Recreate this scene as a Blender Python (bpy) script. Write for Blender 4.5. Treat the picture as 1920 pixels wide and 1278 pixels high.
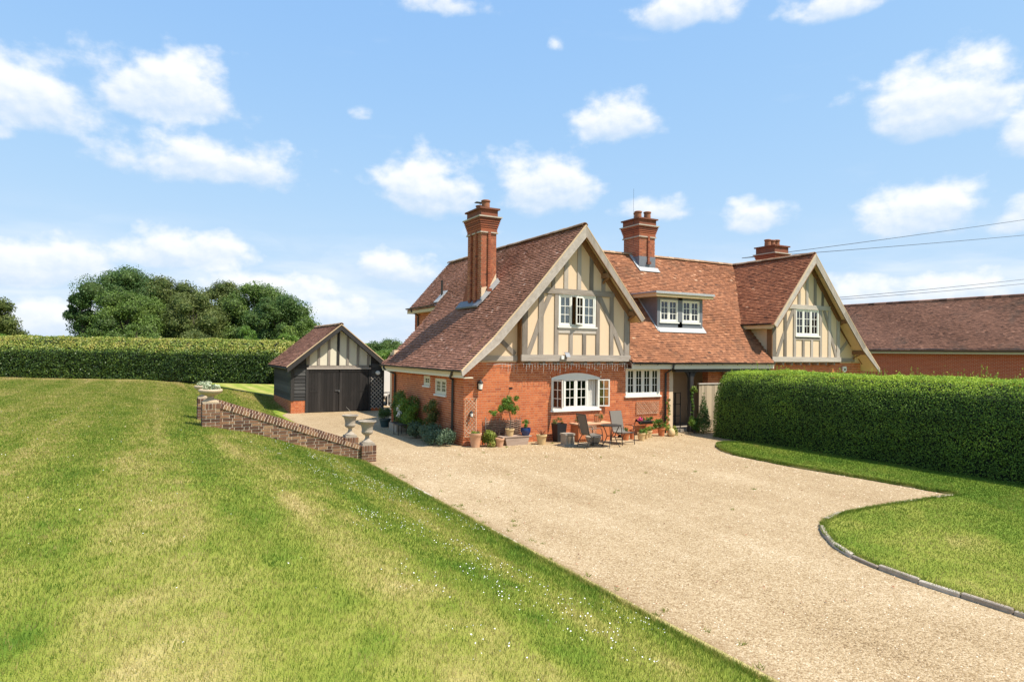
import bpy, bmesh, math, random
import numpy as np
from mathutils import Vector, Matrix
random.seed(7)
rng = np.random.default_rng(11)
scene = bpy.context.scene
for o in list(bpy.data.objects):
    bpy.data.objects.remove(o, do_unlink=True)
C = scene.collection
R = math.radians

# ------------------------------------------------------------------ camera
def cam_axes(yaw, pitch, roll):
    f = Vector((math.sin(yaw), math.cos(yaw), 0)); r = Vector((math.cos(yaw), -math.sin(yaw), 0)); u = Vector((0, 0, 1))
    f2 = f*math.cos(pitch)+u*math.sin(pitch); u2 = u*math.cos(pitch)-f*math.sin(pitch)
    r3 = r*math.cos(roll)+u2*math.sin(roll); u3 = u2*math.cos(roll)-r*math.sin(roll)
    return r3, u3, f2
CAM = Vector((0, 0, 3.14))
cam = bpy.data.cameras.new('camera'); camo = bpy.data.objects.new('camera', cam); C.objects.link(camo)
r3, u3, f2 = cam_axes(.50471, .015836, .011227)
camo.matrix_world = Matrix(((r3.x, u3.x, -f2.x, CAM.x), (r3.y, u3.y, -f2.y, CAM.y), (r3.z, u3.z, -f2.z, CAM.z), (0, 0, 0, 1)))
cam.sensor_width = 36; cam.lens = 1218.92/1920*36; cam.clip_start = .1; cam.clip_end = 6000
scene.camera = camo

# ------------------------------------------------------------------ world, sun, exposure
SUN = Vector((.72, -1.0, 2.0)).normalized()
sun_el = math.asin(SUN.z); sun_az = math.atan2(SUN.x, SUN.y)
sl = bpy.data.lights.new('sun', 'SUN'); sl.energy = 4.3; sl.angle = R(.53); sl.color = (1, .93, .82)
so = bpy.data.objects.new('sun', sl); C.objects.link(so)
so.rotation_euler = (-SUN).to_track_quat('-Z', 'Y').to_euler(); so.location = (30, -30, 60)
scene.view_settings.view_transform = 'Standard'; scene.view_settings.look = 'None'
scene.view_settings.exposure = .82; scene.view_settings.gamma = 1; scene.view_settings.use_curve_mapping = False
scene.render.engine = 'CYCLES'
scene.cycles.use_denoising = True
scene.cycles.max_bounces = 6; scene.cycles.diffuse_bounces = 3; scene.cycles.transparent_max_bounces = 12
scene.cycles.sample_clamp_indirect = 6

W = bpy.data.worlds.new('World'); scene.world = W; W.use_nodes = True
nt = W.node_tree; nt.nodes.clear()
class S:                                       # tiny expression helper for shader maths
    def __init__(s, nt, sock): s.nt, s.s = nt, sock
    def __add__(a, b): return mth(a.nt, 'ADD', a, b)
    def __sub__(a, b): return mth(a.nt, 'SUBTRACT', a, b)
    def __mul__(a, b): return mth(a.nt, 'MULTIPLY', a, b)
    def __truediv__(a, b): return mth(a.nt, 'DIVIDE', a, b)
def mth(nt, op, *args, clamp=False):
    n = nt.nodes.new('ShaderNodeMath'); n.operation = op; n.use_clamp = clamp
    for i, a in enumerate(args):
        if isinstance(a, S): nt.links.new(a.s, n.inputs[i])
        else: n.inputs[i].default_value = a
    return S(nt, n.outputs[0])
def sstep(nt, v, a, b):
    n = nt.nodes.new('ShaderNodeMapRange'); n.interpolation_type = 'SMOOTHSTEP'
    nt.links.new(v.s, n.inputs[0]); n.inputs[1].default_value = a; n.inputs[2].default_value = b
    return S(nt, n.outputs[0])
tc = nt.nodes.new('ShaderNodeTexCoord'); sp = nt.nodes.new('ShaderNodeSeparateXYZ'); nt.links.new(tc.outputs['Generated'], sp.inputs[0])
dx, dy, dz = (S(nt, sp.outputs[i]) for i in range(3))
az = mth(nt, 'ARCTAN2', dx, dy)*57.2958
el = mth(nt, 'ARCSINE', dz)*57.2958
def noise(nt, vec, scale, detail=6, rough=.55, lac=2.0, dist=0):
    n = nt.nodes.new('ShaderNodeTexNoise'); n.inputs['Scale'].default_value = scale; n.inputs['Detail'].default_value = detail
    n.inputs['Roughness'].default_value = rough; n.inputs['Lacunarity'].default_value = lac; n.inputs['Distortion'].default_value = dist
    nt.links.new(vec, n.inputs['Vector']); return S(nt, n.outputs[0])
cmb = nt.nodes.new('ShaderNodeCombineXYZ'); nt.links.new((az*.1).s, cmb.inputs[0]); nt.links.new((el*.14).s, cmb.inputs[1])
n1 = noise(nt, cmb.outputs[0], 2.7, 8, .54)
n2 = noise(nt, cmb.outputs[0], .9, 5, .5)
n3 = noise(nt, cmb.outputs[0], 7.0, 6, .6)
# cumulus clouds of this afternoon: azimuth, elevation, half width, half height in degrees; they go on round the whole sky
CL = [(-7.9,17.6,4.6,2.3),(.8,19.9,5.6,2.6),(3.6,15.0,8.6,2.0),(21.5,14.4,4.6,2.4),(31.6,14.9,4.4,2.8),(38.1,19.8,3.6,1.7),(15.9,19.7,2.2,.9),
      (62.0,18.9,5.2,2.7),(61.5,10.9,4.0,1.9),(66.9,10.1,2.4,1.5),(49.1,11.4,2.7,1.3),(40.6,12.6,5.0,1.4),(43.9,27.6,5.8,1.6),(55,26.2,4.6,1.2),
      (32.6,26.0,1.8,1.5),(23.4,28.4,6.3,1.2),(18.4,7.4,4.2,1.5),(1.8,7.8,5.6,1.6),(-7,6.2,5.5,1.7),(8.2,5.2,6.5,1.3),(57.3,5,3.0,1.5),(63.2,5,4.0,1.4),
      (13.7,3.4,4.6,1.3),(67.6,15.6,1.7,1.7),(-9.5,14.9,2.0,1.0),(-6.3,2.2,6,1.3),(26,10.6,3.2,.9)]
rr = random.Random(5)
for k in range(30):
    a_ = 78+k*(262/30.)+rr.uniform(-3, 3); e_ = rr.choice([6, 10, 15, 20, 27, 36])+rr.uniform(-2, 2)
    CL.append((a_ if a_ <= 180 else a_-360, e_, rr.uniform(3, 7), rr.uniform(1.2, 2.8)))
FAINT = {(15.9, 19.7): .3, (32.6, 26.0): .2, (23.4, 28.4): .65, (43.9, 27.6): .8, (40.6, 12.6): .6, (-9.5, 14.9): .45, (26, 10.6): .45, (3.6, 15.0): .85, (55, 26.2): .8, (66.9, 10.1): .7}
best = None; num = None; den = None
for a0, e0, ra, re in CL:
    ra *= 1.12; re *= 1.15
    u = (az-a0)*(1/ra); v = (el-(e0-re*.45))
    vt = mth(nt, 'MAXIMUM', v*(1/(re*1.45)), v*(-1/(re*.62)))
    d = mth(nt, 'SQRT', mth(nt, 'ADD', u*u, vt*vt)); m = mth(nt, 'SUBTRACT', 1.0, d); fs_ = FAINT.get((a0, e0), 1.0)
    if fs_ < 1: m = m*(1.0)-(1-fs_)*.85
    mm = mth(nt, 'MAXIMUM', m+.35, 0.0); wv = mm*(v*(1/re)); num = wv if num is None else num+wv; den = mm if den is None else den+mm
    best = m if best is None else mth(nt, 'SMOOTH_MAX', best, m, .18)
best = mth(nt, 'MAXIMUM', best, -1.2)
dens = best+(n1-.5)*1.75+(n2-.5)*.4+(n3-.5)*.25
cum = sstep(nt, dens, -.1, .5)
hgt = num/(den+.02)
cmb3 = nt.nodes.new('ShaderNodeCombineXYZ'); nt.links.new((az*.1+.03).s, cmb3.inputs[0]); nt.links.new((el*.14+.06).s, cmb3.inputs[1])
n1b = noise(nt, cmb3.outputs[0], 2.7, 8, .54)
shade = sstep(nt, (n1-n1b)*1.8+hgt*.75+(n3-.5)*.25, -.6, .65)
# thin sheets towards the horizon
cmb2 = nt.nodes.new('ShaderNodeCombineXYZ'); nt.links.new((az*.045).s, cmb2.inputs[0]); nt.links.new((el*.22).s, cmb2.inputs[1])
n4 = noise(nt, cmb2.outputs[0], 2.2, 7, .55)
sheet = sstep(nt, n4, .3, .72)*sstep(nt, el, 12, 2)*.85
wisp = sstep(nt, n4+(n2-.5)*.5, .6, .9)*.16
alpha = mth(nt, 'MAXIMUM', cum*(shade*.38+.58), mth(nt, 'MAXIMUM', sheet, wisp))
alpha = alpha*sstep(nt, el, -1, .5)
sky = nt.nodes.new('ShaderNodeTexSky'); sky.sky_type = 'NISHITA'; sky.sun_disc = False
sky.sun_elevation = sun_el; sky.sun_rotation = sun_az; sky.altitude = 900; sky.air_density = .9; sky.dust_density = .1; sky.ozone_density = 3.0
skyv = nt.nodes.new('ShaderNodeMix'); skyv.data_type = 'RGBA'
# the camera's soft shoulder on the bright lower sky
ska = nt.nodes.new('ShaderNodeVectorMath'); ska.operation = 'ADD'; ska.inputs[1].default_value = (1.48, 1.04, .307); nt.links.new(sky.outputs[0], ska.inputs[0])
skd = nt.nodes.new('ShaderNodeVectorMath'); skd.operation = 'DIVIDE'; nt.links.new(sky.outputs[0], skd.inputs[0]); nt.links.new(ska.outputs[0], skd.inputs[1])
skym = nt.nodes.new('ShaderNodeVectorMath'); skym.operation = 'MULTIPLY'; skym.inputs[1].default_value = (4.0, 4.45, 4.9); nt.links.new(skd.outputs[0], skym.inputs[0])
# cloud colour: bright tops, faintly blue-grey bases
ccol = nt.nodes.new('ShaderNodeMix'); ccol.data_type = 'RGBA'
nt.links.new(shade.s, ccol.inputs[0]); ccol.inputs[6].default_value = (3.35, 3.9, 4.6, 1); ccol.inputs[7].default_value = (4.9, 5.0, 5.1, 1)
nt.links.new(alpha.s, skyv.inputs[0]); nt.links.new(skym.outputs[0], skyv.inputs[6]); nt.links.new(ccol.outputs[2], skyv.inputs[7])
bg = nt.nodes.new('ShaderNodeBackground'); bg.inputs[1].default_value = .12; nt.links.new(skyv.outputs[2], bg.inputs[0])
wo = nt.nodes.new('ShaderNodeOutputWorld'); nt.links.new(bg.outputs[0], wo.inputs[0])
W.cycles.sampling_method = 'MANUAL'; W.cycles.sample_map_resolution = 512

# ------------------------------------------------------------------ helpers
def tag(o, label=None, cat=None, group=None, kind=None):
    if label: o['label'] = label
    if cat: o['category'] = cat
    if group: o['group'] = group
    if kind: o['kind'] = kind
    return o
def empty(name, loc=(0, 0, 0), parent=None, rz=0, **kw):
    o = bpy.data.objects.new(name, None); C.objects.link(o); o.location = loc; o.rotation_euler[2] = rz; o.empty_display_size = .1
    if parent: o.parent = parent
    return tag(o, **kw)
def link(name, me, m, parent=None, loc=None, rz=0, **kw):
    if m is not None and not me.materials:
        for x in (m if isinstance(m, (list, tuple)) else [m]): me.materials.append(x)
    o = bpy.data.objects.new(name, me); C.objects.link(o)
    if parent: o.parent = parent
    if loc is not None: o.location = loc
    if rz: o.rotation_euler[2] = rz
    return tag(o, **kw)
V3 = lambda *a: np.array(a if len(a) == 3 else a[0], float)
class MB:
    def __init__(s): s.v = []; s.f = []; s.t = []; s.mi = []
    def add(s, vs, fs, tint=.5, mi=0):
        b = len(s.v); s.v += [tuple(map(float, p)) for p in vs]; s.f += [tuple(b+i for i in f) for f in fs]
        s.t += [tint]*len(vs); s.mi += [mi]*len(fs); return s
    def obox(s, o, a, b, c, tint=.5, mi=0, skip=()):
        o, a, b, c = V3(o), V3(a), V3(b), V3(c)
        if np.dot(np.cross(a, b), c) < 0: a, b = b, a
        p = [o, o+a, o+a+b, o+b, o+c, o+a+c, o+a+b+c, o+b+c]
        fs = [(0, 3, 2, 1), (4, 5, 6, 7), (0, 1, 5, 4), (1, 2, 6, 5), (2, 3, 7, 6), (3, 0, 4, 7)]
        return s.add(p, [f for i, f in enumerate(fs) if i not in skip], tint, mi)
    def box(s, x0, x1, y0, y1, z0, z1, tint=.5, mi=0): return s.obox((x0, y0, z0), (x1-x0, 0, 0), (0, y1-y0, 0), (0, 0, z1-z0), tint, mi)
    def prism(s, poly, vec, tint=.5, mi=0):
        poly = [V3(p) for p in poly]; vec = V3(vec); n = len(poly); nn = np.zeros(3)
        for i in range(n): nn += np.cross(poly[i], poly[(i+1) % n])
        if np.dot(nn, vec) > 0: poly = poly[::-1]
        fs = [tuple(range(n)), tuple(range(2*n-1, n-1, -1))]+[(i, n+i, n+(i+1) % n, (i+1) % n) for i in range(n)]
        return s.add(poly+[p+vec for p in poly], fs, tint, mi)
    def tube(s, path, r, n=8, tint=.5, cap=True, mi=0):
        P = [V3(p) for p in path]; r = r if hasattr(r, '__len__') else [r]*len(P); rings = []
        up = None
        for i, p in enumerate(P):
            d = P[min(i+1, len(P)-1)]-P[max(i-1, 0)]; d = d/(np.linalg.norm(d)+1e-9)
            if up is None:
                up = V3(0, 0, 1) if abs(d[2]) < .9 else V3(1, 0, 0)
            a = np.cross(d, up); a /= np.linalg.norm(a)+1e-9; b = np.cross(d, a); up = -b
            rings.append([p+r[i]*(math.cos(t)*a+math.sin(t)*b) for t in (2*math.pi*k/n for k in range(n))])
        vs = [q for g in rings for q in g]; fs = []
        for i in range(len(P)-1):
            for k in range(n): fs.append((i*n+k, i*n+(k+1) % n, (i+1)*n+(k+1) % n, (i+1)*n+k))
        if cap: fs += [tuple(range(n))[::-1], tuple((len(P)-1)*n+k for k in range(n))]
        return s.add(vs, fs, tint, mi)
    def lathe(s, c, prof, n=20, tint=.5, mi=0):
        vs = []; fs = []; c = V3(c)
        for r, z in prof:
            for k in range(n): vs.append(c+V3(r*math.cos(2*math.pi*k/n), r*math.sin(2*math.pi*k/n), z))
        for i in range(len(prof)-1):
            for k in range(n): fs.append((i*n+k, i*n+(k+1) % n, (i+1)*n+(k+1) % n, (i+1)*n+k))
        fs += [tuple(range(n))[::-1], tuple((len(prof)-1)*n+k for k in range(n))]
        return s.add(vs, fs, tint, mi)
    def mesh(s, name, smooth=False):
        me = bpy.data.meshes.new(name); me.from_pydata(s.v, [], s.f)
        a = me.attributes.new('tint', 'FLOAT', 'POINT'); a.data.foreach_set('value', np.array(s.t, np.float32))
        if any(s.mi): me.polygons.foreach_set('material_index', s.mi)
        if smooth: me.polygons.foreach_set('use_smooth', [True]*len(me.polygons))
        me.update(); return me
    def build(s, name, m, parent=None, smooth=False, **kw): return link(name, s.mesh(name, smooth), m, parent, **kw)
def smooth_by_angle(o, deg=40):
    me = o.data; me.polygons.foreach_set('use_smooth', [True]*len(me.polygons))
    bm = bmesh.new(); bm.from_mesh(me)
    for e in bm.edges:
        if len(e.link_faces) == 2 and e.calc_face_angle(0) > R(deg): e.smooth = False
    bm.to_mesh(me); bm.free(); return o
def np_mesh(name, V, F, tint, mat_index=None):
    k = F.shape[1]; me = bpy.data.meshes.new(name); me.vertices.add(len(V)); me.vertices.foreach_set('co', V.astype(np.float32).ravel())
    me.loops.add(F.size); me.loops.foreach_set('vertex_index', F.astype(np.int32).ravel())
    me.polygons.add(len(F)); me.polygons.foreach_set('loop_start', np.arange(0, F.size, k, dtype=np.int32))
    me.update(calc_edges=True)
    a = me.attributes.new('tint', 'FLOAT', 'POINT'); a.data.foreach_set('value', tint.astype(np.float32)); return me

# ------------------------------------------------------------------ materials
MATS = {}
def ramp(nt, sock, stops):
    n = nt.nodes.new('ShaderNodeValToRGB'); e = n.color_ramp.elements
    while len(e) > 1: e.remove(e[0])
    e[0].position = stops[0][0]; e[0].color = (*stops[0][1], 1)
    for p, c in stops[1:]:
        x = e.new(p); x.color = (*c, 1)
    nt.links.new(sock, n.inputs[0]); return n.outputs[0]
def pmat(name, stops, rough=.8, nscale=6., namp=.25, vscale=(1, 1, 1), bump=.15, bscale=40., spec=.3, tint_w=1., metal=0., blotch=0., bl_scale=.8, bl_col=(.1, .1, .1), dist=.02):
    """stops: colour ramp over the piece's own tint + noise; blotch: worn or stained patches"""
    m = bpy.data.materials.new(name); m.use_nodes = True; nt = m.node_tree; b = nt.nodes['Principled BSDF']
    geo = nt.nodes.new('ShaderNodeNewGeometry'); mp = nt.nodes.new('ShaderNodeMapping'); nt.links.new(geo.outputs['Position'], mp.inputs[0]); mp.inputs['Scale'].default_value = vscale
    at = nt.nodes.new('ShaderNodeAttribute'); at.attribute_name = 'tint'
    n = noise(nt, mp.outputs[0], nscale, 5, .6)
    t = S(nt, at.outputs['Fac'])*tint_w+(n-.5)*(2*namp)
    if tint_w != 1.: t = t+.5*(1-tint_w)
    col = ramp(nt, t.s, stops)
    if blotch:
        q = noise(nt, geo.outputs['Position'], bl_scale, 6, .65)
        f = sstep(nt, q, .52, .72)*blotch
        mx = nt.nodes.new('ShaderNodeMix'); mx.data_type = 'RGBA'; nt.links.new(f.s, mx.inputs[0]); nt.links.new(col, mx.inputs[6]); mx.inputs[7].default_value = (*bl_col, 1); col = mx.outputs[2]
    nt.links.new(col, b.inputs['Base Color'])
    b.inputs['Roughness'].default_value = rough; b.inputs['Specular IOR Level'].default_value = spec; b.inputs['Metallic'].default_value = metal
    if bump:
        bn = noise(nt, mp.outputs[0], bscale, 4, .6); bu = nt.nodes.new('ShaderNodeBump'); bu.inputs['Strength'].default_value = bump; bu.inputs['Distance'].default_value = dist
        nt.links.new(bn.s, bu.inputs['Height']); nt.links.new(bu.outputs[0], b.inputs['Normal'])
    MATS[name] = m; return m
def flat3(c, k=.25): return [(0, tuple(x*(1-k) for x in c)), (1, tuple(min(1, x*(1+k)) for x in c))]
brick = pmat('brick', [(0, (.3, .075, .035)), (.3, (.40, .102, .038)), (.6, (.52, .145, .05)), (1, (.62, .22, .085))], .9, 14, .07, bump=.25, bscale=60)
brick_far = pmat('brick_outbuilding', [(0, (.46, .09, .04)), (1, (.62, .145, .065))], .9, 5, .2)
mortar = pmat('mortar', [(0, (.56, .40, .26)), (1, (.72, .55, .38))], .95, 9, .3, bump=.2)
brick_dark = pmat('brick_garden', [(0, (.075, .036, .024)), (.5, (.16, .078, .047)), (.85, (.24, .125, .07)), (1, (.32, .19, .105))], .92, 16, .16, bump=.35, bscale=50)
mortar_pale = pmat('mortar_pale', flat3((.72, .59, .45), .15), .95, 20, .3)
tile_l = pmat('tile_brown', [(0, (.10, .045, .027)), (.3, (.235, .105, .064)), (.65, (.36, .165, .103)), (.9, (.47, .245, .165)), (1, (.58, .36, .27))], .85, 1.6, .2, bump=.3, bscale=25, blotch=.35, bl_scale=1.1, bl_col=(.09, .06, .045))
tile_m = pmat('tile_orange', [(0, (.095, .044, .025)), (.3, (.205, .084, .042)), (.65, (.325, .134, .064)), (.9, (.44, .21, .112)), (1, (.57, .37, .24))], .85, 1.6, .22, bump=.3, bscale=25, blotch=.75, bl_scale=1.1, bl_col=(.125, .07, .04))
tile_r = pmat('tile_red', [(0, (.09, .035, .018)), (.3, (.21, .074, .035)), (.65, (.32, .115, .053)), (.9, (.42, .18, .09)), (1, (.5, .28, .17))], .85, 1.6, .2, bump=.3, bscale=25, blotch=.35, bl_scale=1.0, bl_col=(.1, .06, .04))
tile_d = pmat('tile_dark', [(0, (.075, .036, .023)), (.4, (.18, .085, .053)), (.8, (.27, .13, .08)), (1, (.38, .2, .13))], .88, 1.2, .25, bump=.2, bscale=20, blotch=.5, bl_scale=.7, bl_col=(.075, .065, .05))
tile_g = pmat('tile_garage', [(0, (.13, .055, .032)), (.5, (.23, .1, .06)), (1, (.32, .16, .1))], .88, 2, .2, bump=.2)
ridge_m = pmat('ridge_tile', [(0, (.20, .11, .06)), (.6, (.34, .2, .115)), (1, (.46, .32, .2))], .9, 8, .25, bump=.3, blotch=.4, bl_scale=3, bl_col=(.2, .18, .12))
verge_m = pmat('verge_mortar', flat3((.56, .4, .24), .25), .95, 12, .3)
plaster = pmat('plaster', [(0, (.60, .44, .285)), (1, (.74, .57, .395))], .9, 2.2, .45, (1, 1, .22), bump=.12, bscale=18, blotch=.18, bl_scale=1.5, bl_col=(.6, .47, .3))
oak = pmat('oak_grey', [(0, (.15, .125, .10)), (.5, (.27, .228, .188)), (1, (.42, .365, .31))], .85, 9, .45, (1, 1, .16), .5, 30, blotch=.3, bl_scale=2.5, bl_col=(.24, .19, .15))
oak_h = pmat('oak_grey_rail', [(0, (.22, .18, .145)), (.5, (.38, .33, .28)), (1, (.55, .49, .42))], .85, 9, .4, (.16, 1, 1), .5, 30, blotch=.3, bl_scale=2.5, bl_col=(.34, .28, .22))
oak_b = pmat('oak_brown', [(0, (.16, .08, .035)), (1, (.30, .165, .08))], .8, 8, .4, (1, 1, .3), .4, 30)
barge_m = pmat('barge_oak', [(0, (.26, .22, .18)), (.5, (.43, .375, .32)), (1, (.6, .53, .46))], .85, 7, .4, (1, 1, 1), .4, 30, blotch=.25, bl_scale=3, bl_col=(.3, .25, .2))
white = pmat('white_paint', flat3((.76, .74, .66), .08), .45, 6, .3, bump=.05, spec=.4)
cream = pmat('cream_paint', flat3((.68, .62, .48), .1), .5, 5, .3, bump=.05)
soffit = pmat('soffit_board', flat3((.62, .47, .26), .15), .7, 5, .3, (3, 1, 1))
black = pmat('black_stain', [(0, (.018, .016, .015)), (.6, (.038, .034, .031)), (1, (.085, .078, .072))], .62, 7, .4, (1, 1, .12), .3, 30, spec=.35)
black_h = pmat('black_boards', [(0, (.016, .015, .014)), (.6, (.034, .032, .030)), (1, (.075, .072, .068))], .7, 6, .4, (.2, 1, 1), .3, 30, spec=.4)
doorm = pmat('door_stain', [(0, (.011, .0095, .0085)), (.6, (.023, .0195, .0175)), (1, (.055, .048, .043))], .6, 6, .35, (1, 1, .1), .3, 30, blotch=.25, bl_scale=2.2, bl_col=(.065, .058, .052))
gutter_m = pmat('gutter_black', flat3((.02, .02, .021), .3), .4, 6, .3, spec=.5)
lead = pmat('lead', [(0, (.12, .125, .14)), (1, (.24, .25, .27))], .55, 5, .4, bump=.1, metal=.25)
lead_w = pmat('lead_white', [(0, (.27, .275, .28)), (1, (.48, .48, .475))], .6, 8, .4, bump=.1)
terra = pmat('terracotta', [(0, (.42, .2, .11)), (.6, (.6, .34, .2)), (1, (.7, .48, .33))], .88, 9, .3, bump=.2, blotch=.3, bl_scale=6, bl_col=(.62, .5, .4))
terra_o = pmat('terracotta_orange', [(0, (.40, .12, .045)), (1, (.62, .22, .09))], .85, 9, .3, bump=.2)
pot_clay = pmat('chimney_clay', [(0, (.2, .075, .04)), (1, (.38, .16, .085))], .9, 9, .35, bump=.2)
terra_y = pmat('terracotta_yellow', [(0, (.5, .33, .14)), (1, (.68, .5, .27))], .85, 9, .3, bump=.2)
stone = pmat('stone', [(0, (.2, .165, .125)), (.5, (.33, .28, .22)), (1, (.47, .41, .33))], .92, 10, .35, bump=.5, bscale=35, blotch=.5, bl_scale=7, bl_col=(.2, .18, .14))
stone_y = pmat('stone_bowl', [(0, (.34, .25, .16)), (.5, (.5, .385, .26)), (1, (.62, .5, .36))], .92, 9, .35, bump=.4, bscale=35, blotch=.35, bl_scale=6, bl_col=(.28, .23, .16))
kerb_m = pmat('kerb_stone', [(0, (.27, .215, .165)), (.5, (.43, .36, .285)), (1, (.6, .52, .43))], .9, 7, .4, bump=.5, bscale=30)
edging_m = pmat('edging_stone', [(0, (.42, .34, .26)), (1, (.64, .55, .46))], .9, 6, .4, bump=.5, bscale=30, blotch=.5, bl_scale=2, bl_col=(.4, .3, .17))
dark_metal = pmat('dark_metal', flat3((.055, .05, .046), .3), .45, 6, .3, metal=.5)
sling = pmat('sling_fabric', flat3((.17, .15, .125), .15), .8, 90, .3, bump=.2, bscale=150)
blue_glaze = pmat('blue_glaze', flat3((.012, .03, .11), .3), .12, 6, .3, bump=0, spec=.6)
teal_glaze = pmat('teal_pot', flat3((.03, .06, .065), .3), .4, 6, .3)
black_plastic = pmat('black_plastic', flat3((.02, .02, .022), .3), .5, 6, .3)
woodgrey = pmat('weathered_wood', [(0, (.2, .135, .1)), (.5, (.34, .25, .19)), (1, (.5, .4, .32))], .88, 10, .45, (.2, 1, 1), .4, 30)
trellis_m = pmat('trellis_wood', [(0, (.36, .21, .12)), (1, (.6, .42, .29))], .85, 20, .4)
trellis_p = pmat('trellis_pale', [(0, (.36, .30, .24)), (1, (.56, .50, .42))], .85, 20, .4)
wicker = pmat('wicker', [(0, (.13, .075, .05)), (.5, (.26, .17, .12)), (1, (.4, .29, .22))], .9, 12, .4)
fence_m = pmat('fence_board', flat3((.42, .33, .22), .2), .85, 8, .4, (1, 1, .15))
soil = pmat('soil', flat3((.06, .042, .028), .4), .98, 30, .4, bump=.6)
silver = pmat('silver_metal', flat3((.5, .5, .5), .1), .25, 6, .2, metal=.9, bump=0)
van_white = pmat('trailer_white', flat3((.72, .68, .63), .06), .4, 3, .3, bump=0, spec=.5)
rubber = pmat('rubber', flat3((.02, .02, .02), .3), .8, 6, .3)
cable_m = pmat('cable', flat3((.05, .05, .055), .2), .6, 6, .2, bump=0)
curtain = pmat('curtain', flat3((.66, .64, .58), .1), .9, 3, .3, (8, 8, .3))
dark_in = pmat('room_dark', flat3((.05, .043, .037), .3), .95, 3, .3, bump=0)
string_m = pmat('light_string', flat3((.62, .6, .55), .2), .4, 6, .2, bump=0)
petal = pmat('petal_white', flat3((.8, .8, .76), .05), .7, 6, .2, bump=0)
petal_y = pmat('petal_yellow', flat3((.75, .55, .05), .1), .7, 6, .2, bump=0)
petal_p = pmat('petal_pink', flat3((.6, .08, .22), .2), .7, 6, .2, bump=0)
sandy = pmat('roof_underlay', flat3((.16, .09, .06), .2), .95, 3, .3, bump=0)
def leafmat(name, stops, rough=.5, trans=.35, spec=.35, nscale=.6, namp=.12):
    m = bpy.data.materials.new(name); m.use_nodes = True; nt = m.node_tree; b = nt.nodes['Principled BSDF']
    at = nt.nodes.new('ShaderNodeAttribute'); at.attribute_name = 'tint'; geo = nt.nodes.new('ShaderNodeNewGeometry')
    n = noise(nt, geo.outputs['Position'], nscale, 3, .6)
    col = ramp(nt, (S(nt, at.outputs['Fac'])+(n-.5)*(2*namp)).s, stops)
    nt.links.new(col, b.inputs['Base Color']); b.inputs['Roughness'].default_value = rough; b.inputs['Specular IOR Level'].default_value = spec
    tr = nt.nodes.new('ShaderNodeBsdfTranslucent'); nt.links.new(col, tr.inputs[0])
    mx = nt.nodes.new('ShaderNodeMixShader'); mx.inputs[0].default_value = trans; nt.links.new(b.outputs[0], mx.inputs[1]); nt.links.new(tr.outputs[0], mx.inputs[2])
    nt.links.new(mx.outputs[0], nt.nodes['Material Output'].inputs[0]); MATS[name] = m; return m
GR = [(0, (.078, .15, .016)), (.25, (.15, .215, .026)), (.5, (.25, .275, .046)), (.75, (.37, .325, .1)), (1, (.49, .395, .175))]
grass_b = leafmat('grass_blade', GR, .6, .35, .2, .5, .06)
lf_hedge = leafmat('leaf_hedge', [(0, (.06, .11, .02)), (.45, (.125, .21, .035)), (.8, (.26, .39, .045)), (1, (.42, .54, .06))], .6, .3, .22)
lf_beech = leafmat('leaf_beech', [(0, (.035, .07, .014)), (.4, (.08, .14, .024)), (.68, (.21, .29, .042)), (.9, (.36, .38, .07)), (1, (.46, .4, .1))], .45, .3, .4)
lf_dark = leafmat('leaf_dark', [(0, (.045, .09, .026)), (.5, (.08, .145, .036)), (1, (.14, .22, .05))], .5, .3, .3)
lf_mid = leafmat('leaf_mid', [(0, (.065, .115, .024)), (.5, (.12, .19, .034)), (1, (.2, .28, .055))], .5, .3, .3)
lf_olive = leafmat('leaf_olive', [(0, (.07, .095, .025)), (.5, (.125, .155, .037)), (1, (.2, .23, .06))], .5, .3, .3)
lf_bright = leafmat('leaf_bright', [(0, (.06, .13, .02)), (.5, (.12, .22, .03)), (1, (.24, .35, .055))], .5, .35, .3)
lf_yel = leafmat('leaf_yellow', [(0, (.09, .14, .02)), (.5, (.22, .28, .04)), (1, (.42, .42, .1))], .5, .35, .3)
lf_grey = leafmat('leaf_greygreen', [(0, (.05, .09, .05)), (.5, (.11, .17, .09)), (1, (.22, .28, .16))], .6, .25, .3)
lf_red = leafmat('leaf_russet', [(0, (.14, .04, .02)), (.5, (.3, .1, .05)), (1, (.45, .2, .1))], .6, .25, .3)
lf_pale = leafmat('leaf_pale', [(0, (.16, .22, .11)), (.5, (.32, .38, .22)), (1, (.55, .58, .4))], .6, .25, .3)
bark = pmat('bark', flat3((.1, .08, .06), .35), .95, 8, .4, (1, 1, .3), .6, 20)
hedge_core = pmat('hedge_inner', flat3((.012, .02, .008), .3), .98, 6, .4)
# glass: a thin pane, mostly see-through, mirror-like at a slant
glass = bpy.data.materials.new('window_glass'); glass.use_nodes = True; g = glass.node_tree; g.nodes.clear()
gt = g.nodes.new('ShaderNodeBsdfTransparent'); gt.inputs[0].default_value = (.8, .84, .83, 1); gg = g.nodes.new('ShaderNodeBsdfGlossy'); gg.inputs['Roughness'].default_value = .03
lw = g.nodes.new('ShaderNodeFresnel'); lw.inputs[0].default_value = 1.6; gm = g.nodes.new('ShaderNodeMixShader')
gf = mth(g, 'ADD', S(g, lw.outputs[0]), .04); g.links.new(gf.s, gm.inputs[0]); g.links.new(gt.outputs[0], gm.inputs[1]); g.links.new(gg.outputs[0], gm.inputs[2])
go = g.nodes.new('ShaderNodeOutputMaterial'); g.links.new(gm.outputs[0], go.inputs[0])
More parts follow.
